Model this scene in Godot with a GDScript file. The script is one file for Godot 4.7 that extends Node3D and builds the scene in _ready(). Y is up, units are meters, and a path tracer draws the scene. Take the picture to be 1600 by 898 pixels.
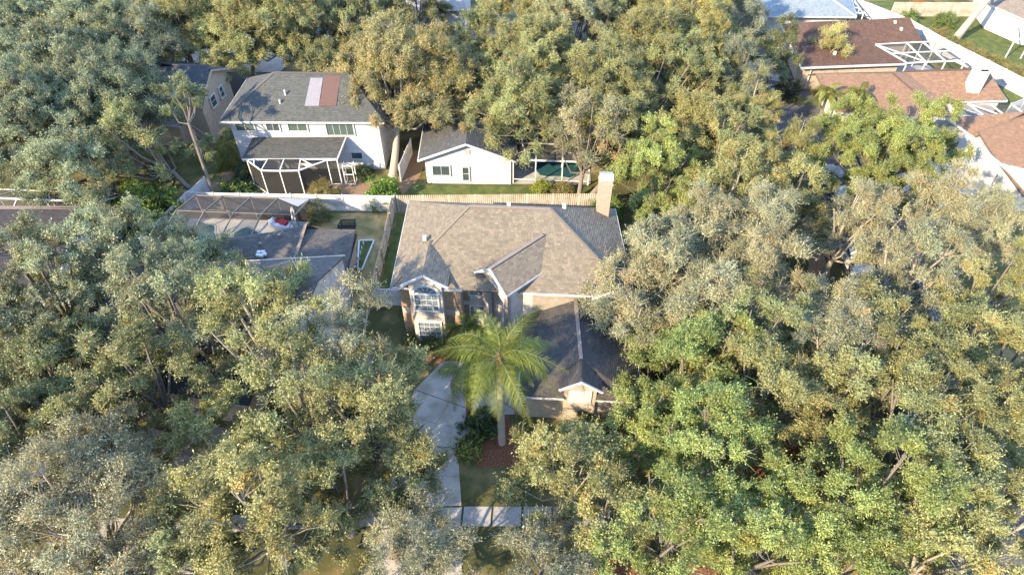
extends Node3D
# A suburban block seen from the air: a tan two-storey house among oaks, its neighbours, fences, pool cages and streets.

var M := {}
var rng := RandomNumberGenerator.new()
var unit_box := BoxMesh.new()
var taken := {}
var clumps := {}
const UP := Vector3.UP


func _ready() -> void:
	rng.seed = 7
	camera_and_light()
	materials()
	ground_and_roads()
	main_house()
	left_neighbour()
	white_house()
	gabled_house()
	tan_house()
	edge_house()
	right_houses()
	fences()
	palms()
	make_clumps()
	trees()
	shrubs()
	cars()
	small_things()


func camera_and_light() -> void:
	var cam := Camera3D.new()
	cam.name = "camera"
	cam.fov = 45.66
	cam.far = 900.0
	cam.position = Vector3(0, 40, 0)
	cam.rotation_degrees = Vector3(-46, 3.4, 0)
	add_child(cam)
	cam.current = true
	var e := Environment.new()
	e.background_mode = Environment.BG_SKY
	var sm := ProceduralSkyMaterial.new()
	sm.sky_top_color = Color(0.46, 0.58, 0.76)
	sm.sky_horizon_color = Color(0.82, 0.85, 0.87)
	sm.sky_curve = 0.18
	sm.ground_bottom_color = Color(0.35, 0.34, 0.28)
	sm.ground_horizon_color = Color(0.70, 0.72, 0.70)
	sm.sky_energy_multiplier = 1.3
	var sky := Sky.new()
	sky.sky_material = sm
	e.sky = sky
	e.tonemap_mode = Environment.TONE_MAPPER_LINEAR
	e.tonemap_exposure = 2.75
	e.sdfgi_enabled = true
	e.ssao_enabled = true
	e.ssil_enabled = true
	var we := WorldEnvironment.new()
	we.name = "world_environment"
	we.environment = e
	add_child(we)
	var sun := DirectionalLight3D.new()
	sun.name = "sun"
	sun.light_energy = 1.6
	sun.light_color = Color(1.0, 0.91, 0.76)
	sun.light_angular_distance = 0.5
	sun.shadow_enabled = true
	add_child(sun)
	var el := deg_to_rad(29.0)
	var dir := Vector3(0.707 * cos(el), -sin(el), -0.707 * cos(el))
	sun.look_at_from_position(Vector3(0, 60, 0), Vector3(0, 60, 0) + dir, UP)


# ---------------------------------------------------------------- helpers

func lin(r: float, g: float, b: float, a := 1.0) -> Color:
	var c := Color(r, g, b).linear_to_srgb()
	c.a = a
	return c


func noise_tex(freq: float, lo: Color, hi: Color, sd := 1, octaves := 4, mid = null) -> NoiseTexture2D:
	var n := FastNoiseLite.new()
	n.seed = sd
	n.frequency = freq
	n.fractal_octaves = octaves
	var t := NoiseTexture2D.new()
	t.width = 512
	t.height = 512
	t.seamless = true
	t.noise = n
	var g := Gradient.new()
	g.set_color(0, lo)
	g.set_color(1, hi)
	if mid != null:
		g.add_point(0.5, mid)
	g.set_offset(0, 0.15)
	g.set_offset(g.get_point_count() - 1, 0.85)
	t.color_ramp = g
	return t


func mat(called: String, c: Color, rough := 0.85, tex: Texture2D = null, scale := 0.5, bump: Texture2D = null, bump_cm := 0.0) -> StandardMaterial3D:
	var m := StandardMaterial3D.new()
	m.resource_name = called
	m.albedo_color = c
	m.roughness = rough
	m.metallic_specular = 0.35
	if tex:
		m.albedo_texture = tex
		m.uv1_triplanar = true
		m.uv1_world_triplanar = true
		m.uv1_scale = Vector3.ONE * scale
	if bump:
		m.heightmap_enabled = true
		m.heightmap_texture = bump
		m.heightmap_scale = bump_cm
		m.uv1_triplanar = true
		m.uv1_world_triplanar = true
		m.uv1_scale = Vector3.ONE * scale
	M[called] = m
	return m


func materials() -> void:
	var mott := noise_tex(0.010, Color(0.91, 0.905, 0.90), Color(1, 1, 1), 3, 5)
	var fine := noise_tex(0.06, Color(0.86, 0.86, 0.86), Color(1, 1, 1), 5, 4)
	var stain := noise_tex(0.008, Color(0.84, 0.82, 0.79), Color(1, 1, 1), 9, 5, Color(0.96, 0.955, 0.95))
	mat("tan_stucco", lin(0.38, 0.275, 0.175), 0.9, mott, 0.35)
	mat("cream_stucco", lin(0.50, 0.46, 0.405), 0.9, mott, 0.35)
	mat("taupe_stucco", lin(0.33, 0.285, 0.23), 0.9, mott, 0.35)
	mat("brown_stucco", lin(0.30, 0.22, 0.14), 0.9, mott, 0.35)
	mat("chimney_stucco", lin(0.40, 0.305, 0.24), 0.9, mott, 0.35)
	mat("white_wall", lin(0.56, 0.56, 0.555), 0.85, mott, 0.30)
	mat("beige_wall", lin(0.44, 0.37, 0.285), 0.85, mott, 0.30)
	mat("grey_white_wall", lin(0.56, 0.51, 0.45), 0.85, stain, 0.25)
	mat("white_trim", lin(0.60, 0.595, 0.58), 0.6, fine, 0.5)
	mat("white_vinyl", lin(0.58, 0.59, 0.60), 0.5, stain, 0.16)
	mat("tan_vinyl", lin(0.50, 0.45, 0.37), 0.7, stain, 0.2)
	mat("fence_wood", lin(0.60, 0.50, 0.37), 0.9, stain, 0.35)
	mat("white_metal", lin(0.60, 0.60, 0.595), 0.45)
	mat("bronze_metal", lin(0.20, 0.17, 0.14), 0.5)
	mat("grey_metal", lin(0.35, 0.35, 0.34), 0.5)
	mat("black_metal", lin(0.02, 0.02, 0.022), 0.5)
	var v := mat("roof_shingle", Color.WHITE, 0.92, fine, 1.3)
	v.vertex_color_use_as_albedo = true
	mat("deck", lin(0.10, 0.09, 0.08), 0.95)
	mat("ridge_cap", lin(0.23, 0.185, 0.155), 0.9, mott, 1.0)
	mat("hip_cap", lin(0.20, 0.168, 0.125), 0.92, fine, 1.3)
	mat("glass", lin(0.05, 0.07, 0.08), 0.08).metallic_specular = 0.6
	mat("blind_glass", lin(0.17, 0.22, 0.26), 0.12, fine, 0.8).metallic_specular = 0.6
	mat("teal_glass", lin(0.075, 0.11, 0.10), 0.08).metallic_specular = 0.6
	var s := mat("dark_screen", lin(0.03, 0.03, 0.028, 0.74), 0.9)
	s.transparency = BaseMaterial3D.TRANSPARENCY_ALPHA
	s = mat("light_screen", lin(0.09, 0.085, 0.08, 0.40), 0.9)
	s.transparency = BaseMaterial3D.TRANSPARENCY_ALPHA
	mat("concrete", lin(0.40, 0.365, 0.315), 0.92, stain, 0.13)
	mat("old_concrete", lin(0.36, 0.35, 0.33), 0.92, stain, 0.13)
	mat("asphalt", lin(0.10, 0.10, 0.105), 0.95, mott, 0.3)
	mat("pool_deck", lin(0.45, 0.43, 0.39), 0.9, mott, 0.3)
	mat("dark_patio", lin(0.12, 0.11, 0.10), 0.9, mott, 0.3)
	mat("pool_shell", lin(0.10, 0.22, 0.24), 0.6)
	mat("water", lin(0.02, 0.07, 0.08), 0.04).metallic_specular = 0.6
	mat("tarp", lin(0.12, 0.072, 0.06), 0.8, mott, 0.6)
	mat("pale_tarp", lin(0.22, 0.21, 0.225), 0.7, mott, 0.6)
	var lawn := noise_tex(0.009, lin(0.055, 0.055, 0.022), lin(0.20, 0.15, 0.07), 11, 6, lin(0.085, 0.085, 0.03))
	var grain := noise_tex(0.11, Color(0.25, 0.25, 0.25), Color(1, 1, 1), 12, 4)
	mat("ground_soil", Color.WHITE, 1.0, lawn, 0.06, grain, 1.5)
	var lush := noise_tex(0.012, lin(0.05, 0.075, 0.02), lin(0.11, 0.12, 0.035), 13, 6)
	mat("green_lawn", Color.WHITE, 1.0, lush, 0.12, grain, 2.0)
	var dry := noise_tex(0.008, lin(0.10, 0.11, 0.035), lin(0.36, 0.26, 0.11), 14, 6, lin(0.22, 0.17, 0.075))
	mat("dry_lawn", Color.WHITE, 1.0, dry, 0.10, grain, 2.0)
	var red := noise_tex(0.05, lin(0.08, 0.03, 0.015), lin(0.34, 0.16, 0.09), 15, 5)
	mat("mulch", Color.WHITE, 1.0, red, 0.35, grain, 3.0)
	var brn := noise_tex(0.05, lin(0.10, 0.06, 0.035), lin(0.40, 0.27, 0.16), 16, 5)
	mat("leaf_litter", Color.WHITE, 1.0, brn, 0.35, grain, 3.0)
	var bark := noise_tex(0.04, lin(0.10, 0.085, 0.07), lin(0.34, 0.30, 0.25), 17, 5)
	mat("bark", Color.WHITE, 0.95, bark, 0.9, grain, 2.5)
	var pale := noise_tex(0.04, lin(0.22, 0.19, 0.15), lin(0.52, 0.47, 0.38), 18, 5)
	mat("pale_bark", Color.WHITE, 0.95, pale, 0.9, grain, 2.0)
	var rust := noise_tex(0.05, lin(0.10, 0.05, 0.03), lin(0.42, 0.24, 0.13), 19, 5)
	mat("rust_bark", Color.WHITE, 0.95, rust, 1.2, grain, 3.0)
	var lf := mat("foliage", Color.WHITE, 0.45)
	lf.vertex_color_use_as_albedo = true
	lf.metallic_specular = 0.5
	lf.backlight_enabled = true
	lf.backlight = Color(0.70, 0.72, 0.45)
	var pf := mat("palm_leaf", Color.WHITE, 0.6)
	pf.vertex_color_use_as_albedo = true
	pf.metallic_specular = 0.3
	pf.backlight_enabled = true
	pf.backlight = Color(0.62, 0.70, 0.30)
	mat("tyre", lin(0.02, 0.02, 0.02), 0.9)
	mat("rim", lin(0.5, 0.5, 0.5), 0.3).metallic = 0.8
	mat("silver_paint", lin(0.42, 0.45, 0.48), 0.25).clearcoat_enabled = true
	mat("white_paint", lin(0.72, 0.72, 0.72), 0.25).clearcoat_enabled = true
	mat("dark_paint", lin(0.03, 0.045, 0.07), 0.2).clearcoat_enabled = true
	mat("red_gel", lin(0.18, 0.02, 0.03), 0.3)
	mat("blue_white_gel", lin(0.55, 0.62, 0.70), 0.3)


func numbered(called: String) -> String:
	taken[called] = taken.get(called, -1) + 1
	return called if taken[called] == 0 else "%s_%03d" % [called, taken[called]]


func thing(called: String, label: String, category: String, at := Vector3.ZERO, group := "", kind := "") -> Node3D:
	var o := Node3D.new()
	o.name = numbered(called)
	add_child(o)
	o.position = at
	tag(o, label, category, group, kind)
	return o


func tag(o: Node, label: String, category: String, group := "", kind := "") -> void:
	if label: o.set_meta("label", label)
	if category: o.set_meta("category", category)
	if group: o.set_meta("group", group)
	if kind: o.set_meta("kind", kind)


# Adds a mesh whose vertices are in world coordinates (or placed by the world transform given).
func part(parent: Node3D, called: String, m: Mesh, material: Material, at := Transform3D()) -> MeshInstance3D:
	var o := MeshInstance3D.new()
	o.name = called if parent != self else numbered(called)
	o.mesh = m
	o.material_override = null
	parent.add_child(o, true)
	if m is ArrayMesh and m.get_surface_count() and m.surface_get_material(0) == null:
		m.surface_set_material(0, material)
	elif not m is ArrayMesh:
		o.set_surface_override_material(0, material)
	o.transform = (parent.global_transform.affine_inverse() * at) if parent != self else at
	return o


func st_new() -> SurfaceTool:
	var st := SurfaceTool.new()
	st.begin(Mesh.PRIMITIVE_TRIANGLES)
	st.set_smooth_group(-1)
	return st


func done(st: SurfaceTool) -> ArrayMesh:
	st.generate_normals()
	return st.commit()


func quad(st: SurfaceTool, a: Vector3, b: Vector3, c: Vector3, d: Vector3) -> void:
	for p in [a, b, c, a, c, d]:
		st.add_vertex(p)


func newell(p: PackedVector3Array) -> Vector3:
	var n := Vector3.ZERO
	for i in p.size():
		var a := p[i]
		var b := p[(i + 1) % p.size()]
		n += Vector3((a.y - b.y) * (a.z + b.z), (a.z - b.z) * (a.x + b.x), (a.x - b.x) * (a.y + b.y))
	return n.normalized()


# A polygon of any shape, drawn out by off into a solid.
func slab(st: SurfaceTool, p: PackedVector3Array, off: Vector3) -> void:
	var n := newell(p)
	var u := (p[1] - p[0]).normalized()
	var w := n.cross(u)
	var flat := PackedVector2Array()
	for q in p:
		flat.append(Vector2(q.dot(u), q.dot(w)))
	var tri := Geometry2D.triangulate_polygon(flat)
	var turned := n.dot(off) > 0.0
	for i in range(0, tri.size(), 3):
		var a := p[tri[i]]
		var b := p[tri[i + 1]]
		var c := p[tri[i + 2]]
		if ((b - a).cross(c - a).dot(off) < 0.0):
			var x := b
			b = c
			c = x
		st.add_vertex(a); st.add_vertex(b); st.add_vertex(c)
		st.add_vertex(a + off); st.add_vertex(c + off); st.add_vertex(b + off)
	for i in p.size():
		var a := p[i]
		var b := p[(i + 1) % p.size()]
		if turned:
			quad(st, a, a + off, b + off, b)
		else:
			quad(st, a, b, b + off, a + off)


func prism(foot: Array, y0: float, y1: float) -> ArrayMesh:
	var st := st_new()
	var p := PackedVector3Array()
	for f in foot:
		p.append(Vector3(f[0], y0, f[1]))
	slab(st, p, Vector3(0, y1 - y0, 0))
	return done(st)


func bx(st: SurfaceTool, c: Vector3, s: Vector3) -> void:
	var h := s * 0.5
	var p := PackedVector3Array([c + Vector3(-h.x, -h.y, h.z), c + Vector3(h.x, -h.y, h.z), c + Vector3(h.x, h.y, h.z), c + Vector3(-h.x, h.y, h.z)])
	slab(st, p, Vector3(0, 0, -s.z))


func along(a: Vector3, b: Vector3, w: float, h: float) -> Transform3D:
	var z := (b - a)
	var up := UP if absf(z.normalized().y) < 0.95 else Vector3.RIGHT
	var x := up.cross(z).normalized()
	var y := z.cross(x).normalized()
	return Transform3D(Basis(x * w, y * h, z), (a + b) * 0.5)


func bar(parent: Node3D, called: String, a: Vector3, b: Vector3, w: float, h: float, material: Material) -> MeshInstance3D:
	return part(parent, called, unit_box, material, along(a, b, w, h))


func v3(a: Array) -> PackedVector3Array:
	var p := PackedVector3Array()
	for q in a:
		p.append(Vector3(q[0], q[1], q[2]))
	return p


func tube(st: SurfaceTool, pts: Array, radii: Array, sides := 6) -> void:
	var rings := []
	for i in pts.size():
		var d: Vector3 = (pts[mini(i + 1, pts.size() - 1)] - pts[maxi(i - 1, 0)]).normalized()
		var x := d.cross(Vector3(0.31, 0.2, 0.93)).normalized()
		var y := d.cross(x)
		var ring := []
		for k in sides:
			var a := TAU * k / sides
			ring.append(pts[i] + (x * cos(a) + y * sin(a)) * radii[i])
		rings.append(ring)
	for i in pts.size() - 1:
		for k in sides:
			var l := (k + 1) % sides
			quad(st, rings[i][k], rings[i + 1][k], rings[i + 1][l], rings[i][l])


# Courses of shingle tabs laid on the roof planes; each tab is a small tilted piece with its own tone.
func shingles(polys: Array, tones: Array, course := 0.17, tab := 0.26) -> ArrayMesh:
	var st := SurfaceTool.new()
	st.begin(Mesh.PRIMITIVE_TRIANGLES)
	st.set_smooth_group(-1)
	for poly in polys:
		var p := v3(poly)
		var n := newell(p)
		if n.y < 0: n = -n
		var u := (UP - n * n.y).normalized()
		var v := u.cross(n).normalized()
		var o := p[0]
		var flat := PackedVector2Array()
		var lo := Vector2(1e9, 1e9)
		var hi := -lo
		for q in p:
			var f := Vector2((q - o).dot(v), (q - o).dot(u))
			flat.append(f)
			lo = lo.min(f)
			hi = hi.max(f)
		var row := 0
		var y := lo.y
		while y < hi.y:
			var x := lo.x - rng.randf() * tab
			while x < hi.x:
				var w := tab * rng.randf_range(0.7, 1.3)
				var rect := PackedVector2Array([Vector2(x, y), Vector2(x + w - 0.008, y), Vector2(x + w - 0.008, y + course), Vector2(x, y + course)])
				var inside := 0
				for c in rect:
					if Geometry2D.is_point_in_polygon(c, flat): inside += 1
				var pieces := [rect] if inside == 4 else Geometry2D.intersect_polygons(rect, flat)
				var tone: Color = tones[rng.randi() % tones.size()]
				tone = tones[0].lerp(tone, 0.6) * rng.randf_range(0.90, 1.10)
				tone.a = 1.0
				var lift := rng.randf_range(0.022, 0.036)
				for piece in pieces:
					var q := []
					for f in piece:
						q.append(o + v * f.x + u * f.y + n * (0.004 + lift * (1.0 - (f.y - y) / course)))
					st.set_color(tone)
					for i in range(1, q.size() - 1):
						var a: Vector3 = q[0]
						var b: Vector3 = q[i]
						var c: Vector3 = q[i + 1]
						if (b - a).cross(c - a).dot(n) > 0:
							st.add_vertex(a); st.add_vertex(c); st.add_vertex(b)
						else:
							st.add_vertex(a); st.add_vertex(b); st.add_vertex(c)
					if inside == 4:
						quad(st, q[0] - n * lift, q[0], q[1], q[1] - n * lift)
				x += w
			y += course
			row += 1
	return done(st)


# Moves the corners of a roof plane up or down until they lie in one plane.
func flattened(poly: Array) -> Array:
	var p := v3(poly)
	var n := newell(p)
	var c := Vector3.ZERO
	for q in p: c += q / p.size()
	var out := []
	for q in p:
		out.append([q.x, c.y - (n.x * (q.x - c.x) + n.z * (q.z - c.z)) / n.y, q.z])
	return out


func roof(parent: Node3D, called: String, polys: Array, tones: Array, thick := 0.14, course := 0.17) -> MeshInstance3D:
	var st := st_new()
	for i in polys.size():
		polys[i] = flattened(polys[i])
		slab(st, v3(polys[i]), Vector3(0, -thick, 0))
	var r := part(parent, called, done(st), M.deck)
	var s := part(r, "shingles", shingles(polys, tones, course), M.roof_shingle)
	s.set_meta("kind", "stuff")
	return r


func eaves(parent: Node3D, lines: Array, material: Material, called := "fascia", w := 0.10, h := 0.17) -> void:
	for l in lines:
		for i in l.size() - 1:
			var a := Vector3(l[i][0], l[i][1] - 0.06, l[i][2])
			var b := Vector3(l[i + 1][0], l[i + 1][1] - 0.06, l[i + 1][2])
			bar(parent, called, a, b, w, h, material)


func ridges(parent: Node3D, lines: Array, material: Material, w := 0.24) -> void:
	for l in lines:
		bar(parent, "ridge_cap", Vector3(l[0][0], l[0][1] + 0.03, l[0][2]), Vector3(l[1][0], l[1][1] + 0.03, l[1][2]), w, 0.07, material)


# A window on a wall: c is the middle of the opening on the wall face, r points right as seen from outside.
func window(parent: Node3D, c: Vector3, r: Vector3, w: float, h: float, cols: int, rows: int, glass: Material, arch := false, frame: Material = null) -> void:
	var o := r.cross(UP)
	var n := Node3D.new()
	n.name = "window"
	parent.add_child(n, true)
	n.transform = parent.global_transform.affine_inverse() * Transform3D(Basis(r, UP, o), c)
	var x := n.global_transform
	if frame == null: frame = M.white_trim
	var st := st_new()
	bx(st, Vector3(0, 0, 0.02), Vector3(w, h, 0.03))
	if arch:
		var p := PackedVector3Array()
		for i in 13:
			p.append(Vector3(cos(PI * i / 12.0) * w * 0.5, h * 0.5 + 0.04 + sin(PI * i / 12.0) * w * 0.42, 0.005))
		slab(st, p, Vector3(0, 0, 0.03))
	part(n, "pane", done(st), glass, x)
	st = st_new()
	var t := 0.11
	for s in [-1.0, 1.0]:
		bx(st, Vector3(s * (w * 0.5 + t * 0.5), 0, 0.04), Vector3(t, h + 2 * t, 0.12))
		bx(st, Vector3(0, s * (h * 0.5 + t * 0.5), 0.042), Vector3(w, t, 0.116))
	if arch:
		for i in 12:
			var a := PI * i / 12.0
			var b := PI * (i + 1) / 12.0
			var p := PackedVector3Array()
			for q in [[a, 0.0], [b, 0.0], [b, 0.26], [a, 0.26]]:
				p.append(Vector3(cos(q[0]) * (w * 0.5 + q[1]), h * 0.5 + t + 0.002 + sin(q[0]) * (w * 0.42 + q[1]), 0.10))
			slab(st, p, Vector3(0, 0, -0.10))
	part(n, "frame", done(st), frame, x)
	st = st_new()
	for i in range(1, cols):
		bx(st, Vector3(-w * 0.5 + w * i / cols, 0, 0.045), Vector3(0.036, h, 0.03))
	for j in range(1, rows):
		bx(st, Vector3(0, -h * 0.5 + h * j / rows, 0.047), Vector3(w, 0.036, 0.03))
	if arch:
		for i in range(1, 5):
			var a := PI * i / 5.0
			var d := Vector3(cos(a) * w * 0.5, sin(a) * w * 0.42, 0)
			var s := Vector3(-d.y, d.x, 0).normalized() * 0.025
			var b := Vector3(0, h * 0.5 + 0.1, 0.06)
			slab(st, PackedVector3Array([b + d * 0.4 - s, b + d - s, b + d + s, b + d * 0.4 + s]), Vector3(0, 0, -0.03))
	if cols + rows > 2:
		part(n, "muntins", done(st), frame, x)


func sheet(called: String, pts: Array, y: float, material: Material, parent: Node3D = null, th := 0.06) -> MeshInstance3D:
	var st := st_new()
	var p := PackedVector3Array()
	for q in pts:
		p.append(Vector3(q[0], y, q[1]))
	slab(st, p, Vector3(0, -th, 0))
	var o := part(parent if parent else self, called, done(st), material)
	if parent == null:
		o.set_meta("kind", "structure")
	return o


# A blotchy outline round a point, for beds and worn patches.
func blot(cx: float, cz: float, rx: float, rz: float, sd: int) -> Array:
	var g := RandomNumberGenerator.new()
	g.seed = sd
	var ph := g.randf() * TAU
	var out := []
	for i in 18:
		var a := TAU * i / 18.0
		var k := 1.0 + 0.16 * sin(2.0 * a + ph) + 0.10 * sin(5.0 * a + ph * 2.0) + g.randf_range(-0.06, 0.06)
		out.append([cx + cos(a) * rx * k, cz + sin(a) * rz * k])
	return out


# ---------------------------------------------------------------- setting

func ground_and_roads() -> void:
	sheet("ground", [[-400, 300], [400, 300], [400, -400], [-400, -400]], 0.0, M.ground_soil, null, 0.5)
	# front street with its kerb, and the side street under the right-hand canopy
	sheet("road", [[-120, -4.5], [120, -6.5], [120, -13.6], [31.5, -14.9], [-120, -12.4]], 0.02, M.asphalt)
	sheet("road", [[24.2, -15.2], [30.8, -15.1], [32.6, -48], [29.5, -70], [24, -98], [17, -98], [22.6, -70], [25.6, -48]], 0.024, M.asphalt)
	sheet("road", [[-120, -79.5], [-20, -81], [14, -82], [14, -88], [-20, -87.5], [-120, -86]], 0.02, M.asphalt)
	sheet("kerb", [[-120, -12.4], [23.6, -14.75], [23.6, -15.0], [-120, -12.65]], 0.12, M.old_concrete, null, 0.14)
	# lawns and beds
	sheet("lawn", [[-20.6, -46.8], [-13.7, -47.4], [-13.4, -36.2], [-15.0, -36.0], [-15.3, -40.8], [-17.5, -41.6], [-20.4, -43]], 0.03, M.dry_lawn)
	sheet("lawn", [[-13.1, -47.2], [-10.6, -47.6], [-10.4, -36.0], [-13.0, -36.0]], 0.03, M.green_lawn)
	sheet("lawn", [[-11.2, -51.5], [4.5, -52.2], [4.5, -50.2], [-13, -48.0], [-20, -47.9], [-20, -52.5], [-14, -52.8]], 0.03, M.green_lawn)
	sheet("lawn", [[-30.6, -47.6], [-26.8, -47.8], [-26.9, -50.8], [-30.5, -51]], 0.03, M.green_lawn)
	sheet("lawn", [[-3.9, -23.4], [5.5, -23.5], [6.5, -20.0], [-3.9, -19.4]], 0.03, M.ground_soil)
	sheet("lawn", [[-15, -80.5], [-5, -81], [-4, -71], [-14, -70]], 0.03, M.green_lawn)
	sheet("lawn", [[48.8, -74.2], [52.0, -70.2], [70, -68], [64, -96], [44, -96], [40.5, -92.2]], 0.03, M.green_lawn)
	sheet("lawn", [[45.5, -67], [54, -67], [52.5, -71.0], [48.0, -75.5], [47, -70.3]], 0.034, M.green_lawn)
	sheet("lawn", [[-45, -47.4], [-36, -46.8], [-33.5, -46.0], [-33, -49.5], [-44, -50]], 0.03, M.dry_lawn)
	sheet("mulch_bed", [[-3.9, -25.8], [-2.0, -26.6], [-1.3, -25.0], [0.2, -24.2], [-0.6, -22.4], [-3.4, -22.2], [-4.6, -23.6]], 0.036, M.mulch)
	sheet("mulch_bed", blot(23.2, -42.2, 0.9, 2.0, 3), 0.036, M.leaf_litter)
	sheet("mulch_bed", blot(15.6, -23.4, 1.3, 2.2, 4), 0.036, M.mulch)
	sheet("mulch_bed", blot(-7.6, -31.6, 3.2, 0.9, 5), 0.036, M.mulch)
	sheet("mulch_bed", blot(-18.0, -51.0, 2.2, 1.4, 6), 0.038, M.leaf_litter)
	sheet("mulch_bed", blot(-30.2, -53.0, 1.0, 2.2, 7), 0.038, M.leaf_litter)
	sheet("mulch_bed", blot(-13.0, -54.0, 1.0, 3.6, 8), 0.034, M.leaf_litter)
	sheet("mulch_bed", blot(8.0, -15.9, 5.0, 0.8, 9), 0.036, M.mulch)
	sheet("mulch_bed", blot(-26.2, -21.9, 1.4, 1.5, 10), 0.036, M.mulch)
	sheet("mulch_bed", [[-32.4, -46.9], [-20.6, -47.0], [-20.8, -45.7], [-32.2, -45.5]], 0.032, M.leaf_litter)
	sheet("lawn", [[28, -69.5], [46, -69.7], [46, -68.7], [28, -68.4]], 0.03, M.green_lawn)
	slabs()


# Concrete poured in separate slabs, each with its own tilt of a few millimetres and open joints between.
func slab_run(parent: Node3D, pts: Array, n: int, across: int, material: Material, y: float) -> void:
	# pts: four corners, a-b along the near end, d-c along the far end
	var a := Vector2(pts[0][0], pts[0][1])
	var b := Vector2(pts[1][0], pts[1][1])
	var c := Vector2(pts[2][0], pts[2][1])
	var d := Vector2(pts[3][0], pts[3][1])
	for i in n:
		for j in across:
			var q := []
			for k in [[i, j], [i, j + 1], [i + 1, j + 1], [i + 1, j]]:
				var s := clampf(float(k[0]) / n + (0.0025 if k[0] == i else -0.0025), 0, 1)
				var t := float(k[1]) / across + (0.002 if k[1] == j else -0.002)
				var p := a.lerp(d, s).lerp(b.lerp(c, s), t)
				q.append([p.x, p.y])
			sheet("slab", q, y + rng.randf_range(-0.006, 0.006), material, parent, 0.10)


func slabs() -> void:
	var w := thing("sidewalk", "", "", Vector3(-2, 0, -19.2), "", "structure")
	slab_run(w, [[-26.5, -17.3], [-26.5, -16.15], [-9.2, -17.95], [-9.2, -18.9]], 9, 1, M.old_concrete, 0.07)
	slab_run(w, [[-9.15, -19.0], [-9.15, -17.8], [-4.25, -18.15], [-4.25, -19.4]], 2, 1, M.concrete, 0.065)
	slab_run(w, [[-4.2, -19.45], [-4.2, -18.2], [23.5, -19.9], [23.5, -21.1]], 15, 1, M.old_concrete, 0.07)
	var d := thing("driveway", "", "", Vector3(-6, 0, -24), "", "structure")
	slab_run(d, [[-8.6, -14.1], [-3.6, -14.3], [-4.3, -18.1], [-9.1, -17.7]], 2, 2, M.concrete, 0.05)
	slab_run(d, [[-9.1, -19.1], [-4.3, -19.5], [-5.0, -23.5], [-9.6, -23.6]], 2, 2, M.concrete, 0.05)
	slab_run(d, [[-9.6, -23.65], [-5.0, -23.55], [-3.4, -26.2], [-8.6, -28.0]], 2, 2, M.concrete, 0.05)
	slab_run(d, [[-8.6, -28.05], [-3.4, -26.25], [-0.9, -26.4], [-7.0, -30.6]], 2, 2, M.concrete, 0.05)
	slab_run(d, [[-7.0, -30.65], [-0.9, -26.45], [-0.9, -30.9], [-4.4, -30.9]], 2, 2, M.concrete, 0.05)
	d = thing("driveway", "", "", Vector3(-22, 0, -18), "", "structure")
	slab_run(d, [[-23.6, -13.0], [-19.0, -13.2], [-19.6, -16.6], [-23.6, -16.2]], 2, 2, M.old_concrete, 0.05)
	slab_run(d, [[-23.6, -17.6], [-19.4, -17.9], [-18.4, -24.2], [-23.6, -24.2]], 3, 2, M.old_concrete, 0.05)
	slab_run(d, [[-26.6, -22.4], [-23.7, -22.0], [-23.7, -23.3], [-26.2, -23.9]], 1, 1, M.concrete, 0.05)
	d = thing("driveway", "", "", Vector3(-38, 0, -72), "", "structure")
	slab_run(d, [[-46, -71.4], [-31.5, -71.8], [-30.5, -77.5], [-42, -79.0]], 2, 3, M.concrete, 0.05)
	slab_run(d, [[-37, -66.6], [-24.5, -67.0], [-25.5, -71.9], [-37.2, -71.6]], 2, 3, M.asphalt, 0.05)
	d = thing("driveway", "", "", Vector3(22, 0, -74), "", "structure")
	slab_run(d, [[23.2, -74.0], [27.2, -73.0], [27.4, -78.5], [21.8, -79.5]], 2, 2, M.concrete, 0.05)


# ---------------------------------------------------------------- the main house

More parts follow.
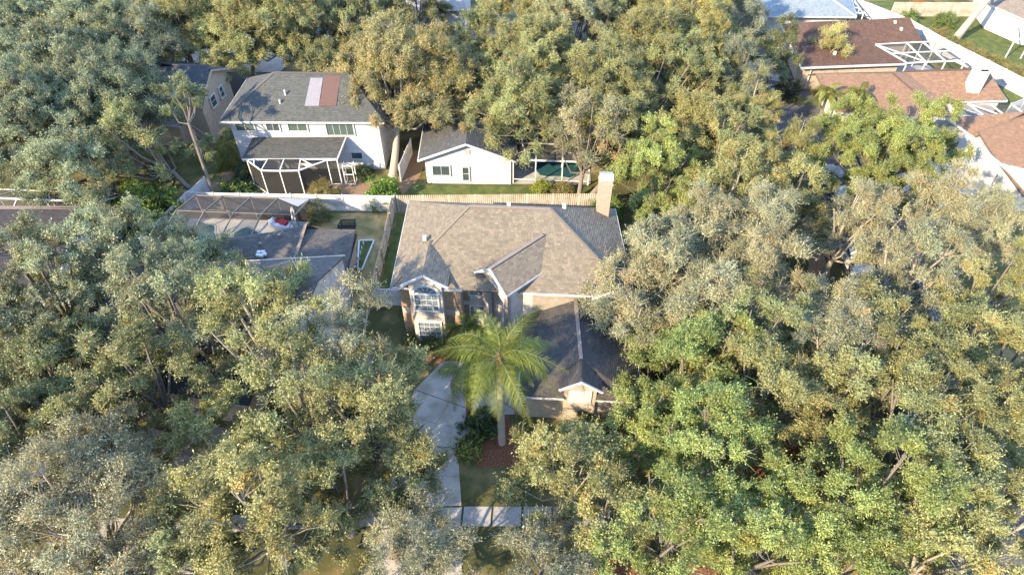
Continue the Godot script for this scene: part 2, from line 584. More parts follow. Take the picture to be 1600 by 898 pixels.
func main_house() -> void:
	var h := thing("house", "tan and cream two-storey house with grey-brown hip roof in the centre", "house", Vector3(-2, 0, -36))
	var tones := [Color(0.225, 0.187, 0.135), Color(0.195, 0.162, 0.118), Color(0.255, 0.213, 0.155), Color(0.165, 0.14, 0.105)]
	part(h, "wall", prism([[-10.0, -33.0], [-5.6, -33.0], [-5.6, -34.0], [-3.6, -34.0], [-1.3, -32.9], [6.1, -32.9], [5.2, -41.5], [-10.2, -41.5]], 0.0, 5.75), M.cream_stucco)
	# stucco fields of another colour, a little proud of the cream bands
	for q in [[-9.45, 4.35, 0.98, 2.3, -33.0, "tan_stucco"], [-9.45, 1.35, 0.98, 2.5, -33.0, "tan_stucco"], [-6.25, 4.35, 1.25, 2.3, -33.0, "tan_stucco"], [-6.25, 1.35, 1.25, 2.5, -33.0, "tan_stucco"], [2.3, 4.4, 5.6, 2.5, -32.9, "taupe_stucco"]]:
		var st := st_new()
		bx(st, Vector3(q[0], q[1], q[4] + 0.02), Vector3(q[2], q[3], 0.06))
		part(h, "stucco_field", done(st), M[q[5]])
	for q in [[-5.35, 4.4, 0.42, 2.5], [-5.35, 1.5, 0.42, 2.4]]:
		var st := st_new()
		bx(st, Vector3(q[0], q[1], -33.98), Vector3(q[2], q[3], 0.06))
		part(h, "stucco_field", done(st), M.brown_stucco)
	# roofs
	var ZF := -32.5
	var ZB := -42.0
	var E := 5.8
	var A := [-5.3, 8.8, -38.0]
	var B := [0.5, 8.8, -38.0]
	var planes := [
		[[-10.4, E, ZF], [6.5, E, ZF], B, A],
		[[-10.7, E, ZB], [-10.4, E, ZF], A],
		[[6.5, E, ZF], [5.6, E, ZB], B],
		[[5.6, E, ZB], [-10.7, E, ZB], A, B]]
	roof(h, "roof", planes, tones)
	eaves(h, [[[-10.7, E, ZB], [-10.4, E, ZF], [-9.12, E, ZF]], [[-6.78, E, ZF], [-5.4, E, ZF]], [[-1.4, E, ZF], [3.88, E, ZF]], [[5.82, E, ZF], [6.5, E, ZF], [5.6, E, ZB]]], M.white_trim)
	ridges(h, [[A, B]], M.ridge_cap)
	ridges(h, [[[-10.4, E, ZF], A], [[6.5, E, ZF], B]], M.hip_cap, 0.2)
	# left dormer over the arched window
	var dk := [-7.95, 7.5, -32.12]
	roof(h, "dormer_roof", [
		[[-9.55, 6.45, -32.12], dk, [-7.95, 7.5, -35.7], [-9.55, 6.45, -33.7]],
		[dk, [-6.35, 6.45, -32.12], [-6.35, 6.45, -33.7], [-7.95, 7.5, -35.7]]], tones)
	var st := st_new()
	slab(st, v3([[-9.1, 5.7, -32.3], [-6.8, 5.7, -32.3], [-6.8, 6.6, -32.3], [-7.95, 7.4, -32.3], [-9.1, 6.6, -32.3]]), Vector3(0, 0, -1.0))
	part(h, "dormer_wall", done(st), M.cream_stucco)
	st = st_new()
	bx(st, Vector3(-7.95, 2.85, -32.67), Vector3(2.3, 5.7, 0.74))
	part(h, "bay_wall", done(st), M.cream_stucco)
	eaves(h, [[[-9.6, 6.42, -32.08], [dk[0], 7.48, -32.08], [-6.3, 6.42, -32.08]]], M.white_trim, "rake_board")
	window(h, Vector3(-7.95, 4.62, -32.3), Vector3.RIGHT, 1.6, 1.65, 4, 3, M.blind_glass, true)
	window(h, Vector3(-7.95, 1.55, -32.3), Vector3.RIGHT, 1.6, 1.9, 4, 4, M.blind_glass)
	window(h, Vector3(-4.62, 4.55, -34.0), Vector3.RIGHT, 0.95, 1.35, 3, 3, M.blind_glass)
	window(h, Vector3(-4.62, 1.9, -34.0), Vector3.RIGHT, 0.95, 1.35, 3, 3, M.blind_glass)
	# angled entry portico with its arch, set at forty-five degrees
	var f := Vector3(0.72, 0, 0.69).normalized()
	var back := Vector3(f.z, 0, -f.x)
	var mid := Vector3(-3.42, 0, -32.55)
	var l := mid - f * 1.62
	var r := mid + f * 1.62
	var far := 6.6
	var yy := 6.5
	var pk := mid + Vector3(0, 7.95, 0)
	var arr := func(v: Vector3, y: float) -> Array: return [v.x, y, v.z]
	roof(h, "portico_roof", [
		[arr.call(l, yy), arr.call(mid, 7.95), arr.call(mid + back * far, 7.95), arr.call(l + back * far, yy)],
		[arr.call(mid, 7.95), arr.call(r, yy), arr.call(r + back * 4.3, yy), arr.call(mid + back * far, 7.95)]], tones)
	eaves(h, [[arr.call(l - back * 0.03, yy), arr.call(pk - back * 0.03, 7.95), arr.call(r - back * 0.03, yy), arr.call(r + back * 3.4, yy)]], M.white_trim, "rake_board")
	ridges(h, [[arr.call(mid, 7.95), arr.call(mid + back * 5.0, 7.95)]], M.ridge_cap)
	var face := PackedVector3Array()
	var pt := func(x: float, y: float) -> Vector3: return mid + f * x + back * 0.35 + UP * y
	for q in [[-1.35, 0.0], [-0.72, 0.0], [-0.72, 4.9]]:
		face.append(pt.call(q[0], q[1]))
	for i in range(1, 8):
		var a := PI - PI * i / 8.0
		face.append(pt.call(cos(a) * 0.72, 4.9 + sin(a) * 0.72))
	for q in [[0.72, 4.9], [0.72, 0.0], [1.35, 0.0], [1.35, 6.5], [0.0, 7.55], [-1.35, 6.5]]:
		face.append(pt.call(q[0], q[1]))
	st = st_new()
	slab(st, face, back * 0.35)
	part(h, "portico_arch", done(st), M.cream_stucco)
	st = st_new()
	slab(st, PackedVector3Array([pt.call(1.0, 0.0), pt.call(1.35, 0.0), pt.call(1.35, 6.4), pt.call(1.0, 6.4)]), back * 1.9)
	part(h, "portico_side", done(st), M.cream_stucco)
	st = st_new()
	slab(st, PackedVector3Array([pt.call(-0.9, 0.0) + back * 1.7, pt.call(1.0, 0.0) + back * 1.7, pt.call(1.0, 6.4) + back * 1.7, pt.call(-0.9, 6.4) + back * 1.7]), back * 0.1)
	part(h, "entry_wall", done(st), M.tan_stucco)
	st = st_new()
	slab(st, PackedVector3Array([pt.call(-0.4, 0.05) + back * 1.62, pt.call(0.6, 0.05) + back * 1.62, pt.call(0.6, 2.2) + back * 1.62, pt.call(-0.4, 2.2) + back * 1.62]), back * 0.07)
	part(h, "entry_door", done(st), M.brown_stucco)
	# right dormer with its arched window
	var rk := [4.85, 6.75, -32.1]
	roof(h, "dormer_roof", [
		[[3.65, 5.95, -32.1], rk, [4.85, 6.75, -34.4], [3.65, 5.95, -33.1]],
		[rk, [6.05, 5.95, -32.1], [6.05, 5.95, -33.1], [4.85, 6.75, -34.4]]], tones)
	st = st_new()
	slab(st, v3([[3.9, 2.5, -32.28], [5.8, 2.5, -32.28], [5.8, 6.0, -32.28], [4.85, 6.65, -32.28], [3.9, 6.0, -32.28]]), Vector3(0, 0, -0.7))
	part(h, "dormer_wall", done(st), M.cream_stucco)
	eaves(h, [[[3.6, 5.93, -32.07], [4.85, 6.73, -32.07], [6.1, 5.93, -32.07]]], M.white_trim, "rake_board")
	window(h, Vector3(4.85, 4.45, -32.28), Vector3.RIGHT, 1.35, 1.3, 1, 1, M.blind_glass, true)
	# chimney
	st = st_new()
	bx(st, Vector3(4.5, 7.2, -40.9), Vector3(0.95, 5.0, 0.95))
	var ch := part(h, "chimney", done(st), M.chimney_stucco)
	st = st_new()
	bx(st, Vector3(4.5, 9.28, -40.9), Vector3(1.08, 0.12, 1.08))
	part(ch, "chimney_band", done(st), M.chimney_stucco)
	st = st_new()
	slab(st, v3([[4.0, 9.7, -40.4], [5.0, 9.7, -40.4], [5.0, 10.0, -40.75], [4.0, 10.0, -40.75]]), Vector3(0, -0.05, 0))
	slab(st, v3([[4.0, 10.0, -40.75], [5.0, 10.0, -40.75], [5.0, 9.75, -41.4], [4.0, 9.75, -41.4]]), Vector3(0, -0.05, 0))
	part(ch, "chimney_cap", done(st), M.grey_metal)
	for q in [[-8.4, 7.35, -36.0], [-2.5, 8.86, -38.2], [1.5, 8.4, -38.9]]:
		st = st_new()
		bx(st, Vector3(q[0], q[1], q[2]), Vector3(0.28, 0.34, 0.28))
		part(h, "roof_vent", done(st), M.grey_metal)
	# garage wing
	part(h, "garage_wall", prism([[-0.6, -26.3], [6.5, -26.3], [6.5, -32.88], [-0.6, -32.88]], 0.0, 2.86), M.beige_wall)
	var gr := [2.85, 4.95, -27.6]
	var gb := [2.5, 4.95, -32.85]
	roof(h, "garage_roof", [
		[[-1.15, 2.9, -25.9], gr, gb, [-1.15, 2.9, -32.85]],
		[gr, [6.95, 2.9, -25.9], [6.75, 2.9, -32.85], gb],
		[[-1.15, 2.9, -25.9], [1.85, 2.9, -25.9], [1.85, 4.44, -27.18]],
		[[3.95, 2.9, -25.9], [6.95, 2.9, -25.9], [3.95, 4.4, -27.14]]], [Color(0.075, 0.070, 0.065), Color(0.062, 0.059, 0.055), Color(0.09, 0.083, 0.076)])
	eaves(h, [[[-1.15, 2.9, -32.85], [-1.15, 2.9, -25.9], [1.85, 2.9, -25.9]], [[3.95, 2.9, -25.9], [6.95, 2.9, -25.9], [6.75, 2.9, -32.85]]], M.white_trim)
	ridges(h, [[gr, gb]], M.ridge_cap)
	var gk := [2.9, 4.95, -25.8]
	roof(h, "garage_dormer_roof", [
		[[1.55, 4.0, -25.8], gk, [2.9, 4.95, -27.9], [1.55, 4.0, -27.9]],
		[gk, [4.25, 4.0, -25.8], [4.25, 4.0, -27.9], [2.9, 4.95, -27.9]]], [Color(0.068, 0.064, 0.06), Color(0.08, 0.075, 0.07)])
	st = st_new()
	slab(st, v3([[1.85, 0.0, -26.05], [3.95, 0.0, -26.05], [3.95, 4.1, -26.05], [2.9, 4.85, -26.05], [1.85, 4.1, -26.05]]), Vector3(0, 0, -1.2))
	part(h, "garage_gable", done(st), M.beige_wall)
	eaves(h, [[[1.5, 3.98, -25.77], [2.9, 4.94, -25.77], [4.3, 3.98, -25.77]]], M.white_trim, "rake_board")
	var lv := Node3D.new()
	lv.name = "louvre_panel"
	h.add_child(lv, true)
	for i in 5:
		bar(lv, "slat", Vector3(2.15, 2.5 + i * 0.26, -26.0), Vector3(3.65, 2.5 + i * 0.26, -26.0), 0.06, 0.24, M.white_trim)
	# garage doors on the driveway side, each of four panels
	for k in 2:
		var gd := Node3D.new()
		gd.name = "garage_door"
		h.add_child(gd, true)
		for i in 4:
			bar(gd, "panel", Vector3(-0.62, 0.33 + i * 0.55, -27.0 - k * 3.0), Vector3(-0.62, 0.33 + i * 0.55, -29.5 - k * 3.0), 0.06, 0.53, M.white_trim)


# ---------------------------------------------------------------- neighbours

func left_neighbour() -> void:
	var h := thing("house", "neighbour house with mottled grey roof and pale gable wall beside the wooden fence", "house", Vector3(-20, 0, -36))
	var tones := [Color(0.125, 0.116, 0.104), Color(0.105, 0.098, 0.09), Color(0.148, 0.136, 0.12)]
	part(h, "wall", prism([[-15.3, -30.2], [-14.9, -35.6], [-29, -34.0], [-29, -28.8]], 0.0, 4.9), M.grey_white_wall)
	# tall gable end facing the fence
	var st := st_new()
	slab(st, v3([[-16.4, 0, -28.0], [-14.9, 0, -36.2], [-14.9, 4.9, -36.2], [-15.3, 7.0, -31.6], [-16.4, 5.0, -28.0]]), Vector3(-0.25, 0, -0.04))
	part(h, "gable_wall", done(st), M.grey_white_wall)
	roof(h, "roof", [
		[[-14.7, 4.95, -36.3], [-15.1, 7.05, -31.6], [-29.5, 7.05, -29.6], [-29.5, 4.95, -34.2]],
		[[-15.1, 7.05, -31.6], [-16.2, 5.0, -27.6], [-29.5, 5.0, -25.6], [-29.5, 7.05, -29.6]]], tones)
	eaves(h, [[[-14.7, 4.95, -36.35], [-29.5, 4.95, -34.25]]], M.beige_wall, "gutter", 0.16, 0.16)
	# rear wing
	part(h, "rear_wall", prism([[-15.6, -36.4], [-15.5, -41.0], [-17.6, -40.4], [-29, -39.4], [-29, -34.4]], 0.0, 2.85), M.beige_wall)
	roof(h, "rear_roof", [
		[[-15.2, 2.95, -41.0], [-15.0, 2.95, -36.2], [-19.2, 2.95, -35.6], [-18.7, 4.7, -40.0]],
		[[-19.2, 2.95, -35.6], [-29.6, 2.95, -34.4], [-29.6, 3.6, -37.0], [-18.7, 4.7, -40.0]],
		[[-18.7, 4.7, -40.0], [-29.6, 3.6, -37.0], [-29.6, 2.9, -39.6], [-21.6, 2.9, -40.4]],
		[[-15.2, 2.95, -41.0], [-18.7, 4.7, -40.0], [-21.6, 2.9, -40.6]]], tones)
	ridges(h, [[[-18.7, 4.7, -40.0], [-19.2, 2.98, -35.6]]], M.ridge_cap)
	eaves(h, [[[-15.2, 2.9, -41.0], [-15.0, 2.9, -36.4]]], M.black_metal, "gutter", 0.12, 0.14)
	for q in [[-20.6, 4.35, -38.9], [-26.0, 3.7, -37.6], [-21.9, 4.1, -38.1]]:
		st = st_new()
		bx(st, Vector3(q[0], q[1], q[2]), Vector3(0.2, 0.3, 0.2))
		part(h, "roof_vent", done(st), M.bronze_metal)
	# front garage wing under the trees
	part(h, "garage_wall", prism([[-24.6, -25.2], [-19.0, -24.4], [-18.6, -28.5], [-24.6, -29.0]], 0.0, 2.8), M.beige_wall)
	roof(h, "garage_roof", [
		[[-25.0, 2.85, -24.9], [-18.6, 2.85, -24.1], [-19.5, 4.6, -27.4], [-25.0, 4.6, -28.0]],
		[[-25.0, 4.6, -28.0], [-19.5, 4.6, -27.4], [-18.3, 2.85, -29.6], [-25.0, 2.85, -30.0]],
		[[-18.6, 2.85, -24.1], [-18.3, 2.85, -29.6], [-19.5, 4.6, -27.4]]], [Color(0.07, 0.075, 0.08), Color(0.09, 0.09, 0.09)])
	eaves(h, [[[-25.0, 2.85, -24.9], [-18.6, 2.85, -24.1]]], M.white_trim)
	# a small white vent hood
	var vh := thing("vent_hood", "small white vent hood lying on the neighbour's grey rear roof", "vent", Vector3(-21.6, 3.7, -37.2))
	st = st_new()
	for k in 5:
		var a := TAU * k / 5.0
		bx(st, Vector3(-21.6 + cos(a) * 0.26, 3.92 + 0.05 * (k % 2), -37.2 + sin(a) * 0.24), Vector3(0.28, 0.2, 0.26))
	part(vh, "hood", done(st), M.white_trim)
	st = st_new()
	tube(st, [Vector3(-21.6, 3.3, -37.2), Vector3(-21.6, 3.95, -37.2)], [0.14, 0.14], 8)
	part(vh, "pipe", done(st), M.grey_metal)
	# the pool and its cage
	var deck := sheet("pool_deck", [[-31.6, -40.2], [-21.0, -40.8], [-20.8, -45.6], [-31.8, -45.4]], 0.09, M.pool_deck)
	var pool := thing("swimming_pool", "dark teal swimming pool basin in the left half of the neighbour's enclosure", "pool", Vector3(-30, 0, -43))
	sheet("coping", blot(-29.9, -43.2, 1.55, 1.75, 21), 0.12, M.old_concrete, pool, 0.05)
	sheet("water", blot(-29.9, -43.2, 1.35, 1.55, 21), 0.135, M.water, pool, 0.03)
	pool = thing("swimming_pool", "smaller dark green spa basin in the middle of the neighbour's enclosure", "pool", Vector3(-26, 0, -43))
	sheet("coping", blot(-26.0, -43.3, 1.35, 1.15, 22), 0.12, M.old_concrete, pool, 0.05)
	sheet("water", blot(-26.0, -43.3, 1.15, 0.95, 22), 0.135, M.water, pool, 0.03)
	var c := thing("pool_enclosure", "bronze-framed screened pool enclosure behind the grey neighbour roof", "pool cage", Vector3(-26, 0, -43))
	var xs := [-31.0, -28.6, -26.1, -23.7, -20.9]
	var ys := [[2.95, -40.1], [3.35, -42.6], [2.6, -45.6]]
	for i in 5:
		var lean := 0.25
		var p := []
		for k in 3:
			p.append(Vector3(xs[i] + lean * k, ys[k][0], ys[k][1]))
		bar(c, "rafter", p[0], p[1], 0.07, 0.12, M.bronze_metal)
		bar(c, "rafter", p[1], p[2], 0.07, 0.12, M.bronze_metal)
		bar(c, "post", p[2], Vector3(p[2].x, 0.09, p[2].z), 0.07, 0.09, M.bronze_metal)
		if i < 4:
			var q := []
			for k in 3:
				q.append(Vector3(xs[i + 1] + lean * k, ys[k][0], ys[k][1]))
			bar(c, "purlin", p[1], q[1], 0.05, 0.07, M.bronze_metal)
			bar(c, "purlin", p[2], q[2], 0.08, 0.10, M.bronze_metal)
			bar(c, "chair_rail", Vector3(p[2].x, 1.0, p[2].z), Vector3(q[2].x, 1.0, q[2].z), 0.05, 0.06, M.bronze_metal)
			for k in 2:
				if i == 3 and k == 0:
					continue
				var s := st_new()
				quad(s, p[k], p[k + 1], q[k + 1], q[k])
				part(c, "screen", done(s), M.light_screen)
			var s2 := st_new()
			quad(s2, p[2], Vector3(p[2].x, 0.1, p[2].z), Vector3(q[2].x, 0.1, q[2].z), q[2])
			part(c, "screen", done(s2), M.dark_screen)
	for z in [-40.8, -43.0]:
		bar(c, "post", Vector3(-20.75, 0.09, z), Vector3(-20.75, 3.0, z), 0.07, 0.07, M.bronze_metal)
		bar(c, "post", Vector3(-31.0, 0.09, z), Vector3(-31.0, 3.1, z), 0.07, 0.07, M.bronze_metal)
	var tri := st_new()
	slab(tri, v3([[-23.2, 2.62, -45.62], [-20.4, 2.62, -45.62], [-20.9, 2.95, -44.2]]), Vector3(0, 0.03, 0))
	part(c, "corner_panel", done(tri), M.grey_metal)


func white_house() -> void:
	var h := thing("house", "white two-storey house with dark grey hip roof and a reddish roof patch", "house", Vector3(-22.5, 0, -56))
	var tones := [Color(0.098, 0.102, 0.094), Color(0.082, 0.086, 0.08), Color(0.118, 0.119, 0.106)]
	part(h, "wall", prism([[-29.4, -53.2], [-15.6, -53.9], [-15.6, -60], [-29.4, -60]], 0.0, 5.55), M.white_wall)
	var A := [-25.5, 8.3, -56.9]
	var B := [-18.5, 8.3, -57.1]
	roof(h, "roof", [
		[[-30.0, 5.6, -52.6], [-14.9, 5.6, -53.4], B, A],
		[[-30.0, 5.6, -60.6], [-30.0, 5.6, -52.6], A],
		[[-14.9, 5.6, -53.4], [-14.9, 5.6, -60.6], B],
		[[-14.9, 5.6, -60.6], [-30.0, 5.6, -60.6], A, B]], tones)
	ridges(h, [[A, B], [[-30.0, 5.6, -52.6], A]], M.roof_shingle if false else M.deck)
	eaves(h, [[[-30.0, 5.6, -52.6], [-14.9, 5.6, -53.4]], [[-30.0, 5.6, -60.6], [-30.0, 5.6, -52.6]]], M.white_trim)
	# repairs laid on the front slope
	var up := func(x: float, t: float) -> Array: return [x, 5.6 + 2.7 * t + 0.15, -52.6 - 0.053 * (x + 30.0) - 4.1 * t * (1.0 + (x + 30.0) * 0.001)]
	for q in [["roof_patch", -22.3, -21.0, 0.30, 0.86, "pale_tarp"], ["roof_patch", -20.98, -19.4, 0.30, 0.92, "tarp"]]:
		var s := st_new()
		slab(s, v3([up.call(q[1], q[3]), up.call(q[2], q[3]), up.call(q[2] + 0.1, q[4]), up.call(q[1] + 0.25, q[4])]), Vector3(0, -0.06, 0))
		part(h, q[0], done(s), M[q[5]])
	for q in [[-24.6, 6.7, -54.4], [-24.2, 7.3, -55.1]]:
		var s := st_new()
		tube(s, [Vector3(q[0], q[1] - 0.3, q[2]), Vector3(q[0], q[1] + 0.3, q[2])], [0.09, 0.09], 7)
		part(h, "roof_vent", done(s), M.white_trim)
	var r := Vector3(13.8, 0, -0.7).normalized()
	var on := func(x: float, y: float) -> Vector3: return Vector3(x, y, -53.2 - 0.0507 * (x + 29.4))
	for q in [[-28.05, 4.75, 1.7, 0.8, 2], [-25.45, 4.75, 1.15, 0.8, 2], [-23.15, 4.75, 1.7, 0.8, 2], [-19.25, 4.55, 2.5, 1.3, 4], [-18.15, 1.6, 1.0, 0.7, 1]]:
		window(h, on.call(q[0], q[1]), r, q[2], q[3], q[4], 1, M.teal_glass if q[2] > 1.2 else M.glass)
	# lean-to roof over the terrace, and its screened bay
	var o := Vector3(0, 0, 1)
	roof(h, "terrace_roof", [[[-28.0, 2.95, -50.7], [-19.2, 2.95, -51.3], [-18.8, 3.75, -53.6], [-27.5, 3.75, -53.0]]], [Color(0.075, 0.078, 0.075), Color(0.09, 0.09, 0.084), Color(0.11, 0.105, 0.095)])
	eaves(h, [[[-28.0, 2.95, -50.7], [-19.2, 2.95, -51.3], [-18.8, 3.75, -53.6]]], M.white_trim)
	var c := thing("screen_porch", "white-framed screened bay below the white house's terrace roof", "screen porch", Vector3(-24, 0, -50))
	var ring := [Vector3(-27.6, 2.8, -50.75), Vector3(-25.8, 2.75, -49.3), Vector3(-24.1, 2.75, -49.35), Vector3(-22.4, 2.75, -49.5), Vector3(-20.2, 2.8, -51.15), Vector3(-19.3, 2.8, -51.3)]
	for i in ring.size():
		var p: Vector3 = ring[i]
		bar(c, "post", p, Vector3(p.x, 0, p.z), 0.09, 0.09, M.white_metal)
		if i < ring.size() - 1:
			var q: Vector3 = ring[i + 1]
			bar(c, "top_rail", p, q, 0.09, 0.11, M.white_metal)
			bar(c, "bottom_rail", Vector3(p.x, 0.06, p.z), Vector3(q.x, 0.06, q.z), 0.07, 0.09, M.white_metal)
			var s := st_new()
			quad(s, p, q, Vector3(q.x, 0.08, q.z), Vector3(p.x, 0.08, p.z))
			part(c, "screen", done(s), M.dark_screen)
	var inner := [Vector3(-25.6, 2.95, -50.85), Vector3(-24.1, 2.95, -50.95), Vector3(-22.6, 2.95, -51.05)]
	for k in 3:
		bar(c, "rafter", inner[k], ring[k + 1], 0.08, 0.09, M.white_metal)
	bar(c, "rafter", Vector3(-26.9, 2.95, -50.75), Vector3(-26.7, 2.78, -50.05), 0.07, 0.08, M.white_metal)
	bar(c, "rafter", Vector3(-22.6, 2.95, -51.05), Vector3(-21.3, 2.78, -50.3), 0.07, 0.08, M.white_metal)
	var s3 := st_new()
	quad(s3, ring[1] + UP * 0.04, ring[3] + UP * 0.04, inner[2], inner[0])
	part(c, "screen", done(s3), M.dark_screen)
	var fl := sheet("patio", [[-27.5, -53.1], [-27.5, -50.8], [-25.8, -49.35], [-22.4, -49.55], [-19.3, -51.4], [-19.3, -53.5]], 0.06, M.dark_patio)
	# a white frame with a wire cage standing by the wall
	var u := thing("frame_rack", "small white open frame standing beside the screened bay", "frame", Vector3(-18.9, 0, -51.6))
	for q in [[-18.9, -51.9], [-18.0, -51.95], [-18.9, -51.2], [-18.0, -51.25]]:
		bar(u, "post", Vector3(q[0], 0, q[1]), Vector3(q[0], 2.2, q[1]), 0.06, 0.06, M.white_metal)
	for y in [0.1, 1.2, 2.17]:
		bar(u, "rail", Vector3(-18.9, y, -51.2), Vector3(-18.0, y, -51.25), 0.06, 0.06, M.white_metal)
		bar(u, "rail", Vector3(-18.9, y, -51.9), Vector3(-18.9, y, -51.2), 0.06, 0.06, M.white_metal)
		bar(u, "rail", Vector3(-18.0, y, -51.95), Vector3(-18.0, y, -51.25), 0.06, 0.06, M.white_metal)


func gabled_house() -> void:
	var h := thing("house", "white single-storey house with dark gable roof behind the tan picket fence", "house", Vector3(-7.3, 0, -56))
	var st := st_new()
	slab(st, v3([[-11.2, 0, -51.9], [-3.2, 0, -52.2], [-3.2, 2.95, -52.2], [-7.2, 4.65, -52.05], [-11.2, 2.95, -51.9]]), Vector3(0, 0, -0.25))
	part(h, "gable_wall", done(st), M.white_wall)
	part(h, "wall", prism([[-11.2, -52.16], [-3.2, -52.46], [-3.5, -63], [-11.6, -63]], 0, 2.9), M.white_wall)
	var K := [-7.2, 4.85, -51.5]
	var L := [-7.9, 4.85, -63.2]
	roof(h, "roof", [
		[[-11.7, 2.95, -51.4], K, L, [-12.4, 2.95, -63.0]],
		[K, [-2.7, 2.95, -51.8], [-3.0, 2.95, -63.4], L]], [Color(0.085, 0.09, 0.095), Color(0.11, 0.11, 0.105), Color(0.14, 0.135, 0.125)])
	eaves(h, [[[-11.75, 2.95, -51.4], K, [-2.7, 2.95, -51.8]], [[-12.4, 2.95, -63.0], [-11.75, 2.95, -51.4]]], M.white_trim, "rake_board")
	window(h, Vector3(-9.75, 1.55, -51.93), Vector3(8, 0, -0.3).normalized(), 1.55, 1.05, 2, 1, M.glass)
	window(h, Vector3(-7.45, 1.2, -52.03), Vector3(8, 0, -0.3).normalized(), 0.55, 1.5, 1, 2, M.glass)
	var lv := Node3D.new()
	lv.name = "attic_vent"
	h.add_child(lv, true)
	for i in 4:
		bar(lv, "slat", Vector3(-7.45, 3.45 + i * 0.13, -52.02), Vector3(-6.95, 3.45 + i * 0.13, -52.03), 0.05, 0.11, M.grey_metal)
	# white pool cage to its right
	var c := thing("pool_enclosure", "white-framed pool cage beside the white gabled house, behind the mossy oak", "pool cage", Vector3(0.5, 0, -54))
	sheet("pool_patio", [[-3.1, -52.3], [4.4, -52.6], [4.4, -58], [-3.1, -58]], 0.06, M.old_concrete)
	var pool := thing("swimming_pool", "dark green pool inside the white-framed rear cage", "pool", Vector3(1.2, 0, -55))
	sheet("water", blot(1.3, -54.9, 2.1, 1.6, 31), 0.09, M.water, pool, 0.04)
	var xs := [-3.0, -0.9, 1.6, 4.1]
	for i in 4:
		for z in [-52.4, -55.1, -57.8]:
			bar(c, "post", Vector3(xs[i], 0.06, z), Vector3(xs[i], 2.7, z), 0.10, 0.10, M.white_metal)
		bar(c, "rafter", Vector3(xs[i], 2.7, -52.4), Vector3(xs[i], 2.9, -57.8), 0.09, 0.10, M.white_metal)
		if i < 3:
			for z in [-52.4, -55.1, -57.8]:
				bar(c, "purlin", Vector3(xs[i], 2.72, z), Vector3(xs[i + 1], 2.72, z), 0.12, 0.12, M.white_metal)
			bar(c, "chair_rail", Vector3(xs[i], 0.5, -52.4), Vector3(xs[i + 1], 0.5, -52.4), 0.06, 0.07, M.white_metal)
			var s := st_new()
			quad(s, Vector3(xs[i], 2.68, -52.4), Vector3(xs[i + 1], 2.68, -52.4), Vector3(xs[i + 1], 2.88, -57.8), Vector3(xs[i], 2.88, -57.8))
			part(c, "screen", done(s), M.light_screen)


func tan_house() -> void:
	var h := thing("house", "tan two-storey house with dark grey roof far behind, left of the white house", "house", Vector3(-36, 0, -60))
	part(h, "wall", prism([[-33.9, -57.2], [-33.3, -63.0], [-44, -64.5], [-44, -59.0]], 0, 5.0), M.beige_wall)
	var st := st_new()
	slab(st, v3([[-33.9, 4.9, -57.0], [-33.3, 4.9, -63.2], [-33.6, 6.5, -60.1]]), Vector3(-0.2, 0, 0))
	part(h, "gable_wall", done(st), M.beige_wall)
	roof(h, "roof", [
		[[-33.5, 4.95, -56.5], [-33.2, 6.6, -60.1], [-39.5, 6.6, -61.5], [-37.2, 4.95, -59.8]],
		[[-33.2, 6.6, -60.1], [-32.9, 4.95, -63.6], [-41.0, 4.95, -65.0], [-39.5, 6.6, -61.5]],
		[[-37.2, 4.95, -59.8], [-39.5, 6.6, -61.5], [-44.5, 6.6, -62], [-44.5, 4.95, -58.6]]], [Color(0.07, 0.078, 0.088), Color(0.088, 0.094, 0.10)])
	eaves(h, [[[-33.5, 4.95, -56.5], [-33.2, 6.6, -60.1], [-32.9, 4.95, -63.6]], [[-37.3, 4.95, -59.8], [-33.5, 4.95, -56.5]]], M.beige_wall, "rake_board")
	window(h, Vector3(-33.62, 3.7, -59.2), Vector3(0.1, 0, -1).normalized(), 0.9, 1.1, 1, 2, M.glass)
	window(h, Vector3(-33.44, 3.7, -61.0), Vector3(0.1, 0, -1).normalized(), 0.6, 1.1, 1, 2, M.glass)
	part(h, "lower_wall", prism([[-36.5, -56.4], [-36.2, -58.4], [-48, -60.0], [-48, -57.6]], 0, 2.7), M.beige_wall)
	roof(h, "lower_roof", [[[-36.0, 2.75, -55.9], [-36.0, 3.5, -59.2], [-48.4, 3.5, -60.4], [-48.4, 2.75, -57.2]]], [Color(0.30, 0.27, 0.23), Color(0.25, 0.225, 0.19)])
	eaves(h, [[[-36.0, 2.75, -55.9], [-48.4, 2.75, -57.2]]], M.white_trim)
	for q in [[-36.2, 5.9, -60.2], [-35.6, 5.7, -59.7]]:
		st = st_new()
		tube(st, [Vector3(q[0], q[1] - 0.2, q[2]), Vector3(q[0], q[1] + 0.35, q[2])], [0.13, 0.13], 8)
		part(h, "roof_vent", done(st), M.white_trim)


